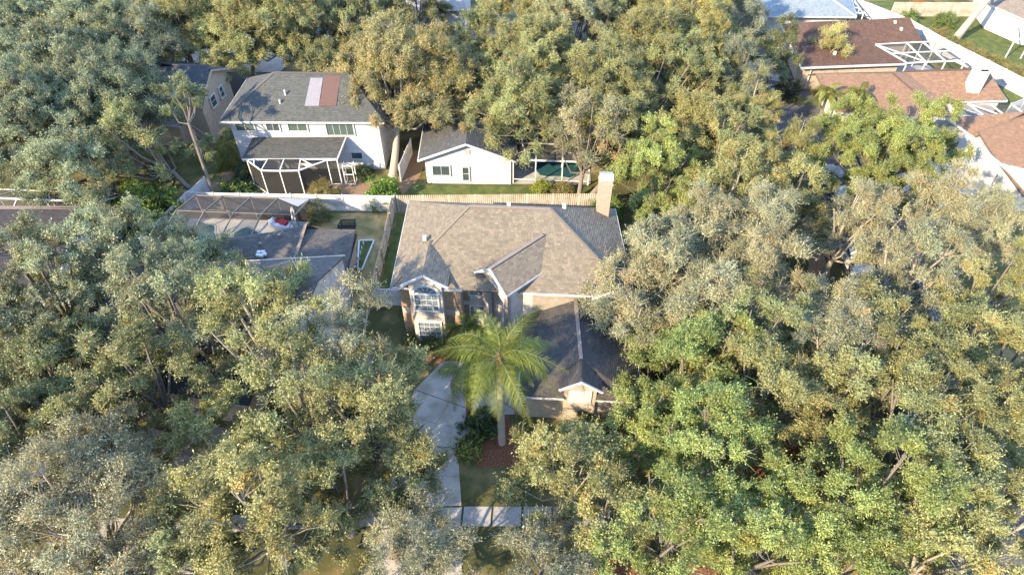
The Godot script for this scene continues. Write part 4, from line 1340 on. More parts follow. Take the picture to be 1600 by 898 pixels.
func shrub(called: String, label: String, x: float, z: float, r: float, h: float, c: Color, kind: String, sd: int, group := "garden shrubs", y := 0.0) -> void:
	var g := RandomNumberGenerator.new()
	g.seed = 5000 + sd * 13
	var t := thing(called, label, "shrub", Vector3(x, y, z), group)
	var st := SurfaceTool.new()
	st.begin(Mesh.PRIMITIVE_TRIANGLES)
	for k in 5:
		var a := TAU * k / 5.0 + g.randf()
		tube(st, [Vector3.ZERO, Vector3(cos(a) * r * 0.25, h * 0.4, sin(a) * r * 0.25), Vector3(cos(a) * r * 0.6, h * 0.8, sin(a) * r * 0.6)], [0.05, 0.035, 0.012], 4)
	part(t, "stem", done(st), M.bark, t.global_transform)
	var spots := []
	var tints := []
	var which := []
	for i in int(22.0 * r * r + 14.0 * r * h):
		var d := rdir(g)
		d.y = absf(d.y)
		var p := Vector3(d.x * r, d.y * h, d.z * r) * (0.35 + 0.65 * sqrt(g.randf())) * (1.0 + 0.2 * sin(d.x * 6 + sd) * sin(d.z * 5))
		var up := (d + UP * 0.5 + rdir(g) * 0.3).normalized()
		spots.append(Transform3D(frame_to(up, g.randf() * TAU, g.randf_range(0.55, 0.95)), p))
		var tc := c * g.randf_range(0.75, 1.3)
		tc.a = 1.0
		tints.append(tc)
		which.append(clumps[kind][g.randi() % 3])
	crown(t, "foliage", spots, tints, which)


# A pinnate palm frond from the origin, arching out along +Z and drooping.
func frond(sd: int, length: float, droop: float, c: Color) -> ArrayMesh:
	var g := RandomNumberGenerator.new()
	g.seed = sd
	var st := SurfaceTool.new()
	st.begin(Mesh.PRIMITIVE_TRIANGLES)
	st.set_smooth_group(-1)
	var pts := []
	var rad := []
	for i in 9:
		var f := i / 8.0
		pts.append(Vector3(0.08 * sin(f * 3.0 + sd), length * (0.30 * f - droop * f * f * f), length * (f - 0.12 * f * f)))
		rad.append(0.035 * (1.0 - f * 0.85))
	st.set_color(Color(0.22, 0.20, 0.08))
	tube(st, pts, rad, 4)
	for i in 56:
		var f := 0.14 + 0.86 * i / 55.0
		var k := mini(int(f * 8.0), 7)
		var p: Vector3 = pts[k].lerp(pts[k + 1], f * 8.0 - k)
		var t: Vector3 = (pts[k + 1] - pts[k]).normalized()
		var l := length * 0.22 * sin(PI * clampf(f * 0.86 + 0.12, 0, 1)) * g.randf_range(0.8, 1.2) + 0.12
		for s in [-1.0, 1.0]:
			var d := (Vector3(s, 0, 0) + t * 0.75 + Vector3(0, g.randf_range(-0.55, 0.25), 0)).normalized()
			var cc := c * g.randf_range(0.65, 1.35)
			cc.a = 1
			var b := p + d * l * 0.55
			var e := p + d * l + Vector3(0, -0.75 * l, 0)
			var w := t * 0.014
			st.set_color(cc)
			for q in [p - w, b - w, b + w, p - w, b + w, p + w, b - w, e, b + w]:
				st.add_vertex(q)
	var m := done(st)
	m.surface_set_material(0, M.palm_leaf)
	return m


func palm(label: String, x: float, z: float, h: float, length: float, count: int, bark: Material, tr: float, c: Color, sd: int, lean := Vector3.ZERO, lowest := -0.7, dead := 0) -> void:
	var g := RandomNumberGenerator.new()
	g.seed = sd
	var t := thing("palm_tree", label, "palm tree", Vector3(x, 0, z), "palms by the driveway")
	var top := Vector3(0, h, 0) + lean
	var st := SurfaceTool.new()
	st.begin(Mesh.PRIMITIVE_TRIANGLES)
	var pts := []
	var rad := []
	for i in 14:
		var f := i / 13.0
		pts.append(Vector3(0, -0.1, 0).lerp(top, f) + lean * 0.15 * sin(f * PI))
		rad.append(tr * (1.25 - 0.4 * f) * (1.0 + (0.06 if i % 2 else 0.0)))
	tube(st, pts, rad, 10)
	part(t, "trunk", done(st), bark, t.global_transform)
	st = SurfaceTool.new()
	st.begin(Mesh.PRIMITIVE_TRIANGLES)
	tube(st, [top - UP * 0.5, top - UP * 0.15, top + UP * 0.3, top + UP * 0.7], [tr * 0.9, tr * 1.25, tr * 1.0, tr * 0.3], 8)
	part(t, "crown_shaft", done(st), M.rust_bark, t.global_transform)
	var shapes := [frond(sd + 1, length, 0.60, c), frond(sd + 2, length * 0.92, 0.85, c * 1.25), frond(sd + 3, length * 1.05, 0.72, c * 0.7), frond(sd + 4, length * 0.95, 1.0, c)]
	for i in count:
		var a := i * 2.39996 + g.randf_range(-0.25, 0.25)
		var f := float(i) / count
		var pitch := lerpf(1.05, lowest, pow(f, 0.8)) + g.randf_range(-0.12, 0.12)
		var m: ArrayMesh = shapes[g.randi() % 4]
		var b := Basis(UP, a) * Basis(Vector3.RIGHT, -pitch) * Basis(Vector3.BACK, g.randf_range(-0.35, 0.35))
		part(t, "frond", m, M.palm_leaf, t.global_transform * Transform3D(b, top + UP * 0.15))
	if dead:
		var dm := frond(sd + 9, length * 0.8, 0.3, Color(0.24, 0.15, 0.07))
		for i in dead:
			var b := Basis(UP, g.randf() * TAU) * Basis(Vector3.RIGHT, 1.25 + g.randf_range(-0.1, 0.15))
			part(t, "dead_frond", dm, M.palm_leaf, t.global_transform * Transform3D(b, top - UP * 0.1))


func palms() -> void:
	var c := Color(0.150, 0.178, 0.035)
	palm("tall palm with long arching fronds in front of the garage", -2.1, -24.1, 8.6, 3.9, 24, M.pale_bark, 0.21, c, 40, Vector3(-0.1, 0, -0.3))
	palm("smaller palm with rusty trunk at the driveway's inner edge", -4.5, -25.7, 4.6, 2.5, 13, M.rust_bark, 0.17, c * 0.85, 50, Vector3(0.1, 0, -0.5), -0.8, 3)
	palm("slender palm with thin red-brown trunk beside the tall palm", -1.2, -26.2, 4.6, 2.0, 10, M.rust_bark, 0.08, c * 0.9, 60, Vector3(-0.5, 0, -0.6), -0.6, 2)
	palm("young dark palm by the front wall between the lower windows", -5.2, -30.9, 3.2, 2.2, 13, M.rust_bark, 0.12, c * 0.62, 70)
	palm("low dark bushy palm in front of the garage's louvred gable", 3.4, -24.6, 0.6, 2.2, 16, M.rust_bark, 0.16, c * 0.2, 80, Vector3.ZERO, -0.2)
	palm("green fan-shaped palm left of the orange roof", 30.6, -62.6, 4.6, 1.7, 14, M.bark, 0.14, c * 0.8, 90)
	palm("yellowish palm right of the narrow feathery tree", 28.0, -63.2, 4.2, 1.6, 12, M.bark, 0.14, c * 1.2, 95)


func trees() -> void:
	var list := [
		[-23.2, -14.6, 11.0, 5.3, "w", "grey twiggy oak filling the bottom left corner of the photo"],
		[-29.4, -18.7, 10.0, 4.3, "d", "dark green oak cut by the left edge, above the bottom left corner tree"],
		[-14.0, -15.1, 11.0, 4.8, "y", "large yellowish oak at the bottom edge, left of the main driveway"],
		[-9.4, -20.7, 12.0, 4.0, "o", "broad grey-green oak overhanging the left side of the curved driveway"],
		[-29.2, -23.1, 10.0, 4.6, "d", "dark oak near the left edge, midway between pool enclosure roof and bottom corner"],
		[-23.3, -23.0, 11.0, 3.3, "o", "olive oak left of the beige garage wall glimpsed through the canopy"],
		[-24.4, -28.0, 12.0, 3.9, "s", "olive oak below the pool enclosure, left of the grey neighbour roof"],
		[-32.9, -29.5, 12.0, 4.8, "s", "rounded grey-green oak in front of the dark roof at the left edge"],
		[-28.7, -32.2, 12.0, 3.4, "s", "grey-green oak between the dark left-edge roof and the pool enclosure"],
		[-16.9, -25.8, 13.0, 3.3, "y", "pale yellowish oak in front of the neighbour's grey front roof"],
		[-11.5, -25.1, 12.5, 2.8, "w", "bushy tree with bare tan twigs beside the front left house corner"],
		[-25.8, -19.1, 9.0, 3.3, "y", "yellow-olive oak left of the grey concrete walk under the left canopy"],
		[-13.0, -21.1, 13.0, 3.3, "o", "olive oak between the beige garage wall and the curved driveway"],
		[-19.1, -20.3, 7.5, 2.4, "y", "small yellow-tinged oak just right of the grey concrete walk"],
		[-6.2, -14.3, 7.5, 2.9, "w", "grey twiggy tree at the bottom edge where driveway meets sidewalk"],
		[1.9, -19.5, 8.0, 3.6, "y", "yellow-green young oak in the front yard, right of the tall palm trunk"],
		[0.8, -14.6, 6.5, 3.1, "b", "low bluish-grey tree at the bottom edge below the sidewalk"],
		[-17.3, -29.8, 9.0, 2.3, "o", "small light green tree in front of the neighbour's pale gable wall"],
		[-24.7, -35.8, 6.5, 2.2, "s", "slim dark sapling rising over the neighbour roof below the pool enclosure"],
		[-27.4, -36.4, 7.0, 1.6, "w", "thin bare-stemmed sapling at the pool enclosure's front left corner"],
		[7.6, -34.5, 10.0, 4.4, "w", "pale grey-green oak brushing the right end of the main house roof"],
		[9.3, -27.2, 9.0, 3.7, "g", "bright green oak right of the garage roof"],
		[6.7, -22.9, 7.5, 2.7, "g", "green tree in front of the garage's right corner"],
		[9.9, -21.0, 10.0, 3.6, "g", "green oak below the garage, left of the dark gap with reddish litter"],
		[7.3, -16.0, 10.0, 3.7, "g", "lush green oak at the lower right of the sidewalk"],
		[11.8, -15.3, 10.0, 3.5, "g", "green oak at the bottom edge below the dark gap with reddish litter"],
		[13.1, -24.7, 10.0, 3.6, "o", "olive oak right of the bright green tree beside the garage"],
		[17.9, -17.4, 11.0, 3.5, "g", "green oak right of the red-leaved shrub"],
		[17.0, -24.7, 10.0, 3.0, "o", "olive oak above the red-leaved shrub"],
		[21.1, -21.7, 11.0, 4.0, "o", "broad olive oak in the lower right, left of the edge trees"],
		[20.8, -15.8, 10.0, 4.0, "y", "yellowing oak at the bottom edge, second from the right corner"],
		[25.4, -18.1, 10.0, 3.6, "y", "yellowing oak in the bottom right corner"],
		[26.7, -23.5, 10.0, 3.4, "o", "olive oak at the right edge above the bottom right corner tree"],
		[11.8, -31.7, 10.0, 4.0, "w", "grey-green oak right of the main house, below the mottled grey crown"],
		[15.0, -29.8, 10.0, 3.3, "o", "olive oak just below the patch of bare orange-brown mulch"],
		[20.9, -29.7, 10.0, 3.8, "o", "olive oak left of the dark parked car under the right canopy"],
		[25.4, -27.9, 10.0, 3.4, "o", "olive oak below the dark parked car under the right canopy"],
		[31.1, -34.0, 10.0, 3.8, "o", "olive oak at the right edge, between dark car and orange-roofed garage"],
		[12.1, -38.4, 10.0, 4.3, "w", "mottled grey oak right of the brick-coloured chimney"],
		[16.2, -39.2, 10.0, 3.4, "w", "pale twiggy oak left of the patch of bare orange-brown mulch"],
		[25.6, -41.8, 9.0, 3.1, "w", "pale twiggy tree between the silver car and the white car"],
		[26.2, -35.9, 10.0, 3.5, "w", "grey twiggy oak right of the white car under the canopy"],
		[31.3, -42.9, 9.0, 3.5, "w", "grey twiggy oak in front of the orange-roofed garage"],
		[29.5, -50.9, 9.0, 5.2, "g", "dense green-olive tree in front of the orange roof with the white chimney"],
		[20.1, -45.0, 9.0, 3.5, "o", "olive oak left of the silver car roof"],
		[15.3, -45.2, 10.0, 3.9, "y", "light olive tree two crowns right of the main chimney"],
		[9.5, -47.4, 9.0, 4.0, "g", "bright yellow-green tree right of the rear screened pool cage"],
		[14.0, -55.0, 9.0, 3.9, "y", "yellow-olive tree behind the bright yellow-green one"],
		[22.8, -53.9, 8.0, 3.2, "f", "conical feathery yellow-green tree left of the dense green-olive tree"],
		[20.4, -60.9, 8.0, 2.8, "f", "narrow feathery tree left of the orange roof, below the brown roof"],
		[3.6, -51.8, 10.0, 3.5, "m", "mossy grey oak with two dark trunks behind the main chimney"],
		[-2.9, -54.2, 11.0, 4.2, "y", "yellow-olive oak overhanging the white gabled house and rear pool cage"],
		[-1.8, -62.9, 11.0, 5.6, "o", "olive oak behind the yellow-olive oak over the white gabled house"],
		[4.9, -57.8, 11.0, 5.0, "o", "olive oak in the centre back, above the mossy grey oak"],
		[9.9, -64.9, 11.0, 5.4, "o", "tan-olive oak in the back, left of the brown-roofed house's trees"],
		[2.6, -72.4, 11.0, 5.8, "s", "grey-green oak at the top edge, centre of the photo"],
		[14.7, -70.1, 11.0, 6.2, "y", "tan-olive oak at the top edge left of the blue-grey roof"],
		[20.0, -77.3, 10.0, 4.7, "b", "bluish-grey oak at the top edge touching the blue-grey roof"],
		[18.8, -65.3, 9.0, 3.5, "b", "dark grey-green oak between the back oaks and the brown-roofed house"],
		[9.0, -76.0, 11.0, 5.0, "o", "olive oak at the top edge, right of the central grey-green oak"],
		[24.3, -71.0, 8.0, 2.7, "d", "dark small oak against the left end of the brown roof"],
		[31.0, -74.6, 7.0, 2.6, "f", "feathery pale tree drooping over the brown roof"],
		[-14.1, -59.7, 12.0, 7.0, "t", "tall oak with pale spreading limbs right of the white two-storey house"],
		[-10.3, -59.2, 10.0, 3.9, "y", "yellow-olive oak between the tall pale-limbed oak and the grey gabled roof"],
		[-22.4, -62.2, 9.0, 3.1, "d", "dark oak overhanging the ridge of the white two-storey house"],
		[-32.3, -69.4, 11.0, 5.8, "y", "yellow-green oak with forked trunk beyond the white two-storey house"],
		[-40.5, -69.8, 11.0, 5.6, "y", "golden oak at the top edge left of the forked-trunk oak"],
		[-21.7, -74.3, 10.0, 4.8, "o", "olive oak at the top edge above the tall pale-limbed oak"],
		[-15.4, -77.5, 9.0, 4.0, "d", "dark oak at the top edge beside the shaded lawn"],
		[-2.8, -77.9, 9.0, 3.8, "y", "yellow-olive oak at the top edge right of the shaded lawn"],
		[-27.4, -71.2, 10.0, 4.2, "o", "olive oak at the top edge between forked-trunk oak and tall pale-limbed oak"],
		[-47.8, -65.8, 12.0, 7.5, "s", "large grey-green oak at the top edge, second from the left corner"],
		[-54.2, -63.3, 12.0, 6.9, "s", "large grey-green oak in the top left corner"],
		[-45.0, -49.4, 12.0, 6.3, "s", "large grey-green oak at the left edge below the top left corner tree"],
		[-39.9, -52.9, 12.0, 5.5, "s", "large grey-green oak left of the tan gabled house"],
		[-39.5, -44.2, 10.0, 3.8, "s", "grey-green oak above the white pool cage at the left edge"],
		[-40.7, -63.2, 10.0, 3.7, "b", "dark bluish oak left of the tan gabled house's roof ridge"],
		[-35.5, -47.8, 10.0, 3.1, "o", "olive oak above the bright broad-leaved bush"],
		[-21.7, -26.9, 12.0, 3.2, "s", "olive oak over the neighbour's front roof, left of the pale yellowish oak"],
		[-20.6, -30.1, 9.0, 2.4, "o", "small olive oak touching the neighbour's roof gutter, right of the slim sapling"],
		[-33.1, -25.4, 10.0, 3.7, "s", "grey-green oak at the left edge below the rounded oak"],
		[-17.5, -14.1, 8.0, 2.5, "o", "olive oak at the bottom edge between the corner oak and the large yellowish oak"],
		[-10.8, -17.4, 9.0, 3.2, "o", "olive oak at the lower left of the driveway, above the twiggy driveway-mouth tree"],
		[4.5, -17.2, 8.0, 2.6, "o", "olive oak over the sidewalk right of the front yard oak"],
		[18.8, -30.9, 9.0, 2.3, "w", "pale twiggy tree directly below the bare mulch patch"],
		[21.6, -25.7, 10.0, 2.5, "o", "olive oak between the two cars' trees and the broad lower right oak"],
		[23.1, -40.7, 9.5, 2.4, "w", "small pale tree between mulch patch and white car"],
		[18.7, -27.5, 10.0, 2.6, "w", "pale olive tree in the right canopy, above the red-leaved shrub's oak"],
		[14.9, -34.6, 10.0, 2.9, "w", "pale twiggy oak between the mottled grey oak and the mulch patch"],
		[13.3, -28.2, 10.0, 2.6, "o", "olive tree in the right canopy, nearest the garage's bright green oak"],
		[15.4, -51.0, 9.0, 3.0, "o", "olive tree behind the light olive tree, right of the bright yellow-green one"],
		[5.9, -52.5, 10.0, 3.4, "o", "olive oak between the mossy grey oak and the bright yellow-green tree"],
		[12.6, -61.8, 10.0, 4.0, "o", "olive oak in the back row, left of the dark grey-green oak"],
		[-6.7, -67.3, 10.0, 4.0, "o", "olive oak right of the tall pale-limbed oak, beside the shaded lawn"],
		[-38.6, -73.2, 11.0, 4.2, "y", "golden-green oak at the top edge between golden oak and forked-trunk oak"],
		[-46.8, -71.0, 11.0, 4.5, "s", "grey-green oak at the top edge right of the second large oak"],
		[-46.6, -57.2, 12.0, 4.9, "s", "grey-green oak in the midst of the top left canopy"],
		[34.1, -41.9, 9.0, 2.4, "w", "grey twiggy tree at the right, below the orange roof's white garage front"],
		[29.8, -28.1, 10.0, 2.6, "o", "olive oak at the right edge, right of the dark parked car"],
		[13.1, -17.6, 9.0, 1.7, "g", "green tree left of the red-leaved shrub"],
		[11.4, -27.5, 9.0, 2.2, "g", "green oak behind the bright green oak beside the garage"],
		[6.4, -29.9, 8.0, 1.7, "w", "small grey twiggy tree against the garage roof's right side"],
		[-7.3, -20.2, 9.0, 2.3, "o", "small olive oak overhanging the middle of the driveway from the left"],
		[28.3, -56.3, 8.0, 2.9, "g", "green tree against the lower left part of the orange roof"],
		[34.8, -56.7, 8.0, 2.9, "g", "green-olive tree below the orange roof, right of the dense green-olive tree"],
		[16.1, -15.1, 9.0, 2.2, "g", "green oak at the bottom edge between the two largest lower right oaks"],
		[-31.1, -50.3, 11.0, 2.1, "d", "tall leaning tree with hanging dark foliage and bare pale trunk"],
	]
	var bases := {51: [-2.6, -58.9], 50: [3.2, -50.3], 92: [4.5, -50.7], 77: [-31.8, -48.3], 62: [-14.7, -53.0], 75: [-36.2, -46.6], 106: [-30.2, -47.7], 65: [-34.3, -71.0], 20: [8.6, -38.0], 64: [-22, -63]}
	for i in list.size():
		var q: Array = list[i]
		tree(q[5], q[0], q[1], q[2], q[3], q[4], i, bases.get(i))


func shrubs() -> void:
	var gr := Color(0.10, 0.15, 0.04)
	shrub("bush", "big bright green broad-leaved bush at the white fence corner", -34.6, -44.4, 2.7, 4.4, Color(0.15, 0.22, 0.035), "broad", 1)
	shrub("bush", "bright green vine bush spilling over the white fence's right end", -14.9, -48.9, 1.5, 2.2, Color(0.15, 0.25, 0.03), "broad", 2)
	shrub("bush", "tall grey-green bush against the enclosure's right end", -20.0, -45.6, 0.9, 2.3, Color(0.15, 0.17, 0.06), "leafy", 3)
	shrub("bush", "yellowed banana-like clump beside the white house's screened bay", -20.4, -49.2, 1.0, 1.6, Color(0.30, 0.23, 0.06), "feather", 4)
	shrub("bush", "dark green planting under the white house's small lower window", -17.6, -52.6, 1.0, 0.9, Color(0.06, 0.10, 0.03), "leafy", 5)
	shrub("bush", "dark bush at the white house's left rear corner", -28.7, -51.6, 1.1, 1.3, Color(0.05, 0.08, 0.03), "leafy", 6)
	shrub("bush", "yellow-green bush left of the white house's corner", -30.9, -53.6, 1.0, 2.6, Color(0.20, 0.22, 0.035), "leafy", 7)
	shrub("bush", "low green plants left of the screened bay", -28.9, -49.2, 1.5, 0.7, Color(0.13, 0.18, 0.04), "broad", 8)
	for i in 4:
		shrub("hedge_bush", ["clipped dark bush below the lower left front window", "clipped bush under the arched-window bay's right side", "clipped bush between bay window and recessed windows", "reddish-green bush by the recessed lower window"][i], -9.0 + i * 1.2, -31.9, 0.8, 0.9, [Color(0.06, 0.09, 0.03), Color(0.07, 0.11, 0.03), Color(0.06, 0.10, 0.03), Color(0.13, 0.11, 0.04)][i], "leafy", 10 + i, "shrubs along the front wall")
	shrub("bush", "dark rounded bush between driveway and tall palm", -3.6, -25.3, 1.0, 1.2, Color(0.06, 0.10, 0.025), "broad", 20)
	shrub("bush", "yellow-green bush at the driveway's edge below the tall palm", -4.2, -23.3, 0.8, 0.9, Color(0.17, 0.20, 0.04), "broad", 21)
	shrub("bush", "red-leaved shrub glimpsed among the right-hand oaks", 16.9, -22.3, 1.6, 3.6, Color(0.34, 0.13, 0.06), "leafy", 22)
	shrub("bush", "yellow-green bush in front of the rear pool cage", -0.3, -51.3, 0.8, 1.1, Color(0.24, 0.27, 0.04), "leafy", 23)
	shrub("bush", "straw-coloured bush right of the bright bush at the rear pool cage", 1.7, -51.0, 1.0, 1.0, Color(0.24, 0.21, 0.07), "sparse", 24)
	shrub("bush", "light green bush at the foot of the main chimney", 5.6, -47.6, 1.5, 2.8, Color(0.15, 0.22, 0.05), "leafy", 25)
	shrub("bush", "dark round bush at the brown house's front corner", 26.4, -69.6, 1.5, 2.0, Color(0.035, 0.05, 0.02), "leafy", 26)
	shrub("bush", "green round bush beside the beige fence in the top right garden", 50.6, -88.6, 1.3, 1.6, Color(0.14, 0.19, 0.05), "leafy", 27)
	shrub("bush", "orange-leaved bush at the top edge near the beige fence", 49.0, -93.4, 1.1, 1.6, Color(0.36, 0.18, 0.06), "leafy", 28)
	shrub("bush", "green bush left of the orange-leaved bush at the top edge", 46.2, -89.4, 1.0, 1.5, Color(0.14, 0.22, 0.04), "leafy", 29)
	for i in 9:
		var f := i / 8.0
		shrub("hedge_bush", "tan-green hedge bush behind the diagonal white fence, %s from the top" % ["first", "second", "third", "fourth", "fifth", "sixth", "seventh", "eighth", "ninth"][i], lerpf(47.6, 56.6, f), lerpf(-83.6, -69.6, f), 1.5, 1.7, Color(0.25, 0.20, 0.07).lerp(Color(0.20, 0.21, 0.06), rng.randf()), "leafy", 40 + i, "hedge behind the diagonal white fence")
	for i in 5:
		shrub("hedge_bush", "bright green hedge bush beyond the left-edge pool cage, %s from the left" % ["first", "second", "third", "fourth", "fifth"][i], -46.5 + i * 2.1, -46.6, 1.2, 1.5, Color(0.15, 0.21, 0.035), "broad", 60 + i, "hedge beyond the left-edge pool cage")
	shrub("bush", "small bush between the brown and orange roofs", 33.2, -70.6, 0.9, 0.9, Color(0.15, 0.19, 0.04), "broad", 70)
	shrub("bush", "small bush beside the white rock between brown and orange roofs", 40.4, -71.2, 0.9, 0.9, Color(0.17, 0.19, 0.05), "leafy", 71)
	shrub("bush", "bare pinkish twig bush in front of the neighbour's pale gable wall", -15.2, -29.2, 1.5, 2.4, Color(0.26, 0.19, 0.12), "bare", 72)
	shrub("bush", "grassy shrub under the front yard oak", 1.2, -22.4, 1.2, 0.8, Color(0.12, 0.14, 0.04), "leafy", 73)


# ---------------------------------------------------------------- vehicles and small things

func car(label: String, x: float, z: float, turn: float, paint: Material) -> void:
	var t := thing("car", label, "car", Vector3(x, 0.03, z), "cars parked under the right-hand canopy")
	t.rotation.y = turn
	var X := t.global_transform
	var side := [[-2.2, 0.35], [2.2, 0.35], [2.3, 0.6], [2.2, 0.85], [1.2, 0.98], [-1.8, 1.02], [-2.25, 0.95], [-2.3, 0.6]]
	var p := PackedVector3Array()
	for q in side: p.append(Vector3(-0.88, q[1], q[0]))
	var st := st_new()
	slab(st, p, Vector3(1.76, 0, 0))
	part(t, "body", done(st), paint, X)
	p = PackedVector3Array()
	for q in [[-1.75, 1.0], [1.15, 0.97], [0.45, 1.40], [0.2, 1.46], [-1.0, 1.46], [-1.3, 1.40]]: p.append(Vector3(-0.72, q[1], q[0]))
	st = st_new()
	slab(st, p, Vector3(1.44, 0, 0))
	part(t, "cabin_glass", done(st), M.glass, X)
	p = PackedVector3Array()
	for q in [[0.45, 1.41], [0.2, 1.49], [-1.0, 1.49], [-1.35, 1.41]]: p.append(Vector3(-0.74, q[1], q[0]))
	st = st_new()
	slab(st, p, Vector3(1.48, 0, 0))
	part(t, "roof_panel", done(st), paint, X)
	for s in [-1, 1]:
		for q in [[0.42, 1.40, 1.12, 0.99], [-0.4, 1.46, -0.4, 1.0], [-1.3, 1.42, -1.72, 1.02]]:
			part(t, "pillar", unit_box, paint, X * along(Vector3(s * 0.73, q[1], q[0]), Vector3(s * 0.76, q[3], q[2]), 0.07, 0.07))
		for wz in [-1.4, 1.4]:
			var wh := Node3D.new()
			wh.name = "wheel"
			t.add_child(wh, true)
			var cy := CylinderMesh.new()
			cy.top_radius = 0.33; cy.bottom_radius = 0.33; cy.height = 0.22; cy.radial_segments = 20
			part(wh, "tyre", cy, M.tyre, X * Transform3D(Basis(Vector3.BACK, PI / 2), Vector3(s * 0.80, 0.33, wz)))
			var cr := CylinderMesh.new()
			cr.top_radius = 0.21; cr.bottom_radius = 0.21; cr.height = 0.24; cr.radial_segments = 16
			part(wh, "rim", cr, M.rim, X * Transform3D(Basis(Vector3.BACK, PI / 2), Vector3(s * 0.81, 0.33, wz)))
		st = st_new()
		bx(st, Vector3(s * 0.62, 0.72, 2.22), Vector3(0.4, 0.14, 0.14))
		part(t, "headlight", done(st), M.white_trim, X)
		st = st_new()
		bx(st, Vector3(s * 0.66, 0.8, -2.24), Vector3(0.34, 0.14, 0.12))
		part(t, "tail_light", done(st), M.red_gel, X)


func cars() -> void:
	car("silver-blue car glimpsed under the trees below the green-olive crown", 27.3, -53.6, 0.2, M.silver_paint)
	car("white car glimpsed under the trees near the bare mulch patch", 26.2, -43.0, 0.05, M.white_paint)
	car("dark blue car glimpsed under the trees at right, nearest the camera", 30.6, -38.2, 0.1, M.dark_paint)


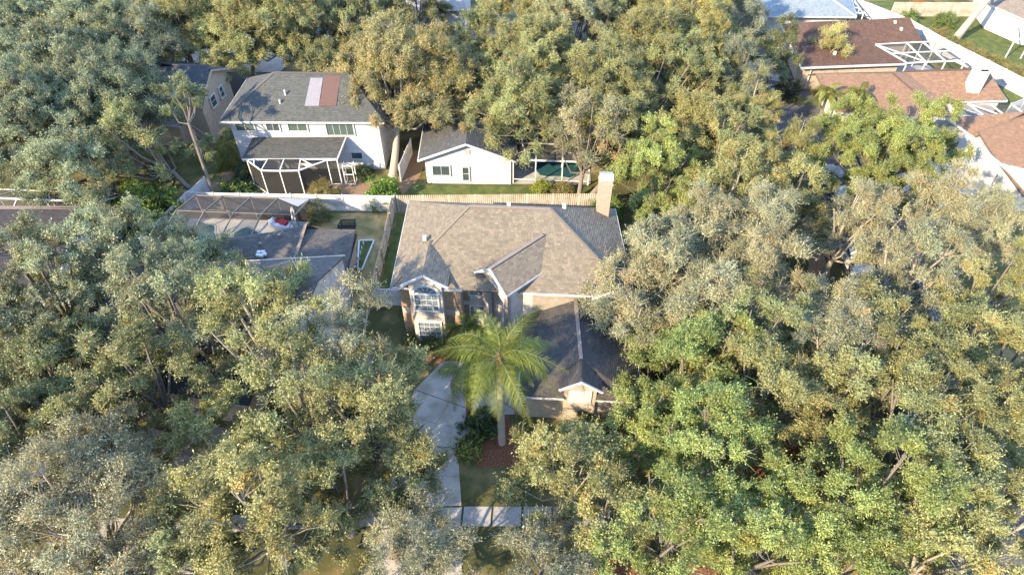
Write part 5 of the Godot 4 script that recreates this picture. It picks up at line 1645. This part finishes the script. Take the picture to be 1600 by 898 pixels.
func small_things() -> void:
	# netted frame on the dry lawn
	var t := thing("net_frame", "small black netted frame standing on the dry lawn behind the neighbour", "net", Vector3(-17.2, 0, -43.6))
	var a := [Vector3(-17.6, 0.03, -43.2), Vector3(-16.5, 0.03, -43.4), Vector3(-16.6, 0.03, -44.0), Vector3(-17.5, 0.03, -43.9)]
	var b := [Vector3(-17.7, 1.3, -43.8), Vector3(-16.2, 1.2, -44.1), Vector3(-16.4, 1.25, -44.8), Vector3(-17.6, 1.3, -44.6)]
	for i in 4:
		bar(t, "post", a[i], b[i], 0.06, 0.06, M.black_metal)
		bar(t, "rail", b[i], b[(i + 1) % 4], 0.06, 0.06, M.black_metal)
		var s := st_new()
		quad(s, a[i], b[i], b[(i + 1) % 4], a[(i + 1) % 4])
		part(t, "net", done(s), M.dark_screen)
	# white-edged bed with markers
	t = thing("garden_bed", "dark planting bed with white edging beside the neighbour's wall", "garden bed", Vector3(-15.1, 0, -41.4))
	var c := [[-15.9, -43.3], [-14.6, -43.4], [-14.9, -39.7], [-15.3, -39.9]]
	sheet("soil", c, 0.08, M.green_lawn, t, 0.05)
	for i in 4:
		var p: Array = c[i]
		var q: Array = c[(i + 1) % 4]
		bar(t, "edging", Vector3(p[0], 0.1, p[1]), Vector3(q[0], 0.1, q[1]), 0.13, 0.2, M.white_trim)
	for i in 5:
		bar(t, "marker", Vector3(-15.4, 0.1, -42.8 + i * 0.6), Vector3(-15.4, 0.42, -42.8 + i * 0.6), 0.28, 0.05, M.white_trim)
	# watercraft in the enclosure
	t = thing("jet_ski", "white and dark red jet ski shape in the enclosure's right end", "jet ski", Vector3(-23.0, 0.1, -44.6))
	var st := st_new()
	for k in 9:
		var f := k / 8.0
		var w := 0.52 * sin(PI * (0.12 + 0.80 * f))
		if k < 8:
			var g := (k + 1) / 8.0
			var w2 := 0.52 * sin(PI * (0.12 + 0.80 * g))
			var p := Vector3(-24.2 + 2.3 * f, 0.45, -44.9 + 0.9 * f)
			var q := Vector3(-24.2 + 2.3 * g, 0.45, -44.9 + 0.9 * g)
			var sd := Vector3(0.36, 0, -0.93)
			slab(st, PackedVector3Array([p - sd * w, q - sd * w2, q + sd * w2, p + sd * w]), Vector3(0, 0.35, 0))
	part(t, "hull", done(st), M.blue_white_gel)
	st = st_new()
	slab(st, v3([[-23.4, 0.8, -44.9], [-22.3, 0.8, -44.45], [-22.45, 0.8, -44.05], [-23.55, 0.8, -44.5]]), Vector3(0, 0.28, 0))
	part(t, "seat", done(st), M.red_gel)
	bar(t, "handlebar", Vector3(-23.7, 1.25, -45.0), Vector3(-23.9, 1.25, -44.4), 0.06, 0.06, M.black_metal)
	bar(t, "steering_post", Vector3(-23.5, 0.8, -44.75), Vector3(-23.8, 1.25, -44.7), 0.12, 0.12, M.blue_white_gel)
	t = thing("paddle_board", "white and red board leaning upright behind the jet ski shape", "board", Vector3(-22.2, 0.1, -45.2))
	st = st_new()
	slab(st, v3([[-22.3, 0.1, -45.2], [-22.0, 0.1, -45.2], [-21.9, 1.6, -45.35], [-22.05, 2.1, -45.4], [-22.25, 1.6, -45.35]]), Vector3(0, 0, 0.07))
	part(t, "board", done(st), M.white_paint)
	bar(t, "stripe", Vector3(-22.12, 0.5, -45.15), Vector3(-22.08, 1.5, -45.24), 0.10, 0.03, M.red_gel)
	# white rock between the roofs
	t = thing("boulder", "pale rounded boulder between the brown and orange roofs", "boulder", Vector3(38.6, 0, -71.0))
	st = SurfaceTool.new()
	st.begin(Mesh.PRIMITIVE_TRIANGLES)
	tube(st, [Vector3(37.6, 0.3, -71), Vector3(38.0, 0.5, -71), Vector3(38.8, 0.6, -71), Vector3(39.4, 0.4, -71), Vector3(39.7, 0.3, -71)], [0.05, 0.55, 0.65, 0.4, 0.05], 9)
	part(t, "stone", done(st), M.cream_stucco)
	# pale bare trunk in the top right garden
	t = thing("bare_tree", "leaning bare tree with thick pale trunk in the top right garden", "tree", Vector3(50.2, 0, -84.4))
	st = SurfaceTool.new()
	st.begin(Mesh.PRIMITIVE_TRIANGLES)
	tube(st, [Vector3(50.2, -0.1, -84.4), Vector3(51.6, 3.2, -85.0), Vector3(53.0, 6.2, -85.6), Vector3(53.8, 9.0, -86.4)], [0.5, 0.38, 0.34, 0.2], 9)
	part(t, "trunk", done(st), M.pale_bark)
	for q in [[Vector3(52.4, 5.0, -85.4), Vector3(51.2, 7.0, -86.4)], [Vector3(52.8, 5.8, -85.6), Vector3(54.6, 7.6, -85.0)]]:
		st = SurfaceTool.new()
		st.begin(Mesh.PRIMITIVE_TRIANGLES)
		tube(st, [q[0], q[0].lerp(q[1], 0.5) + Vector3(0.1, 0.1, 0), q[1]], [0.22, 0.15, 0.07], 7)
		part(t, "limb", done(st), M.pale_bark)
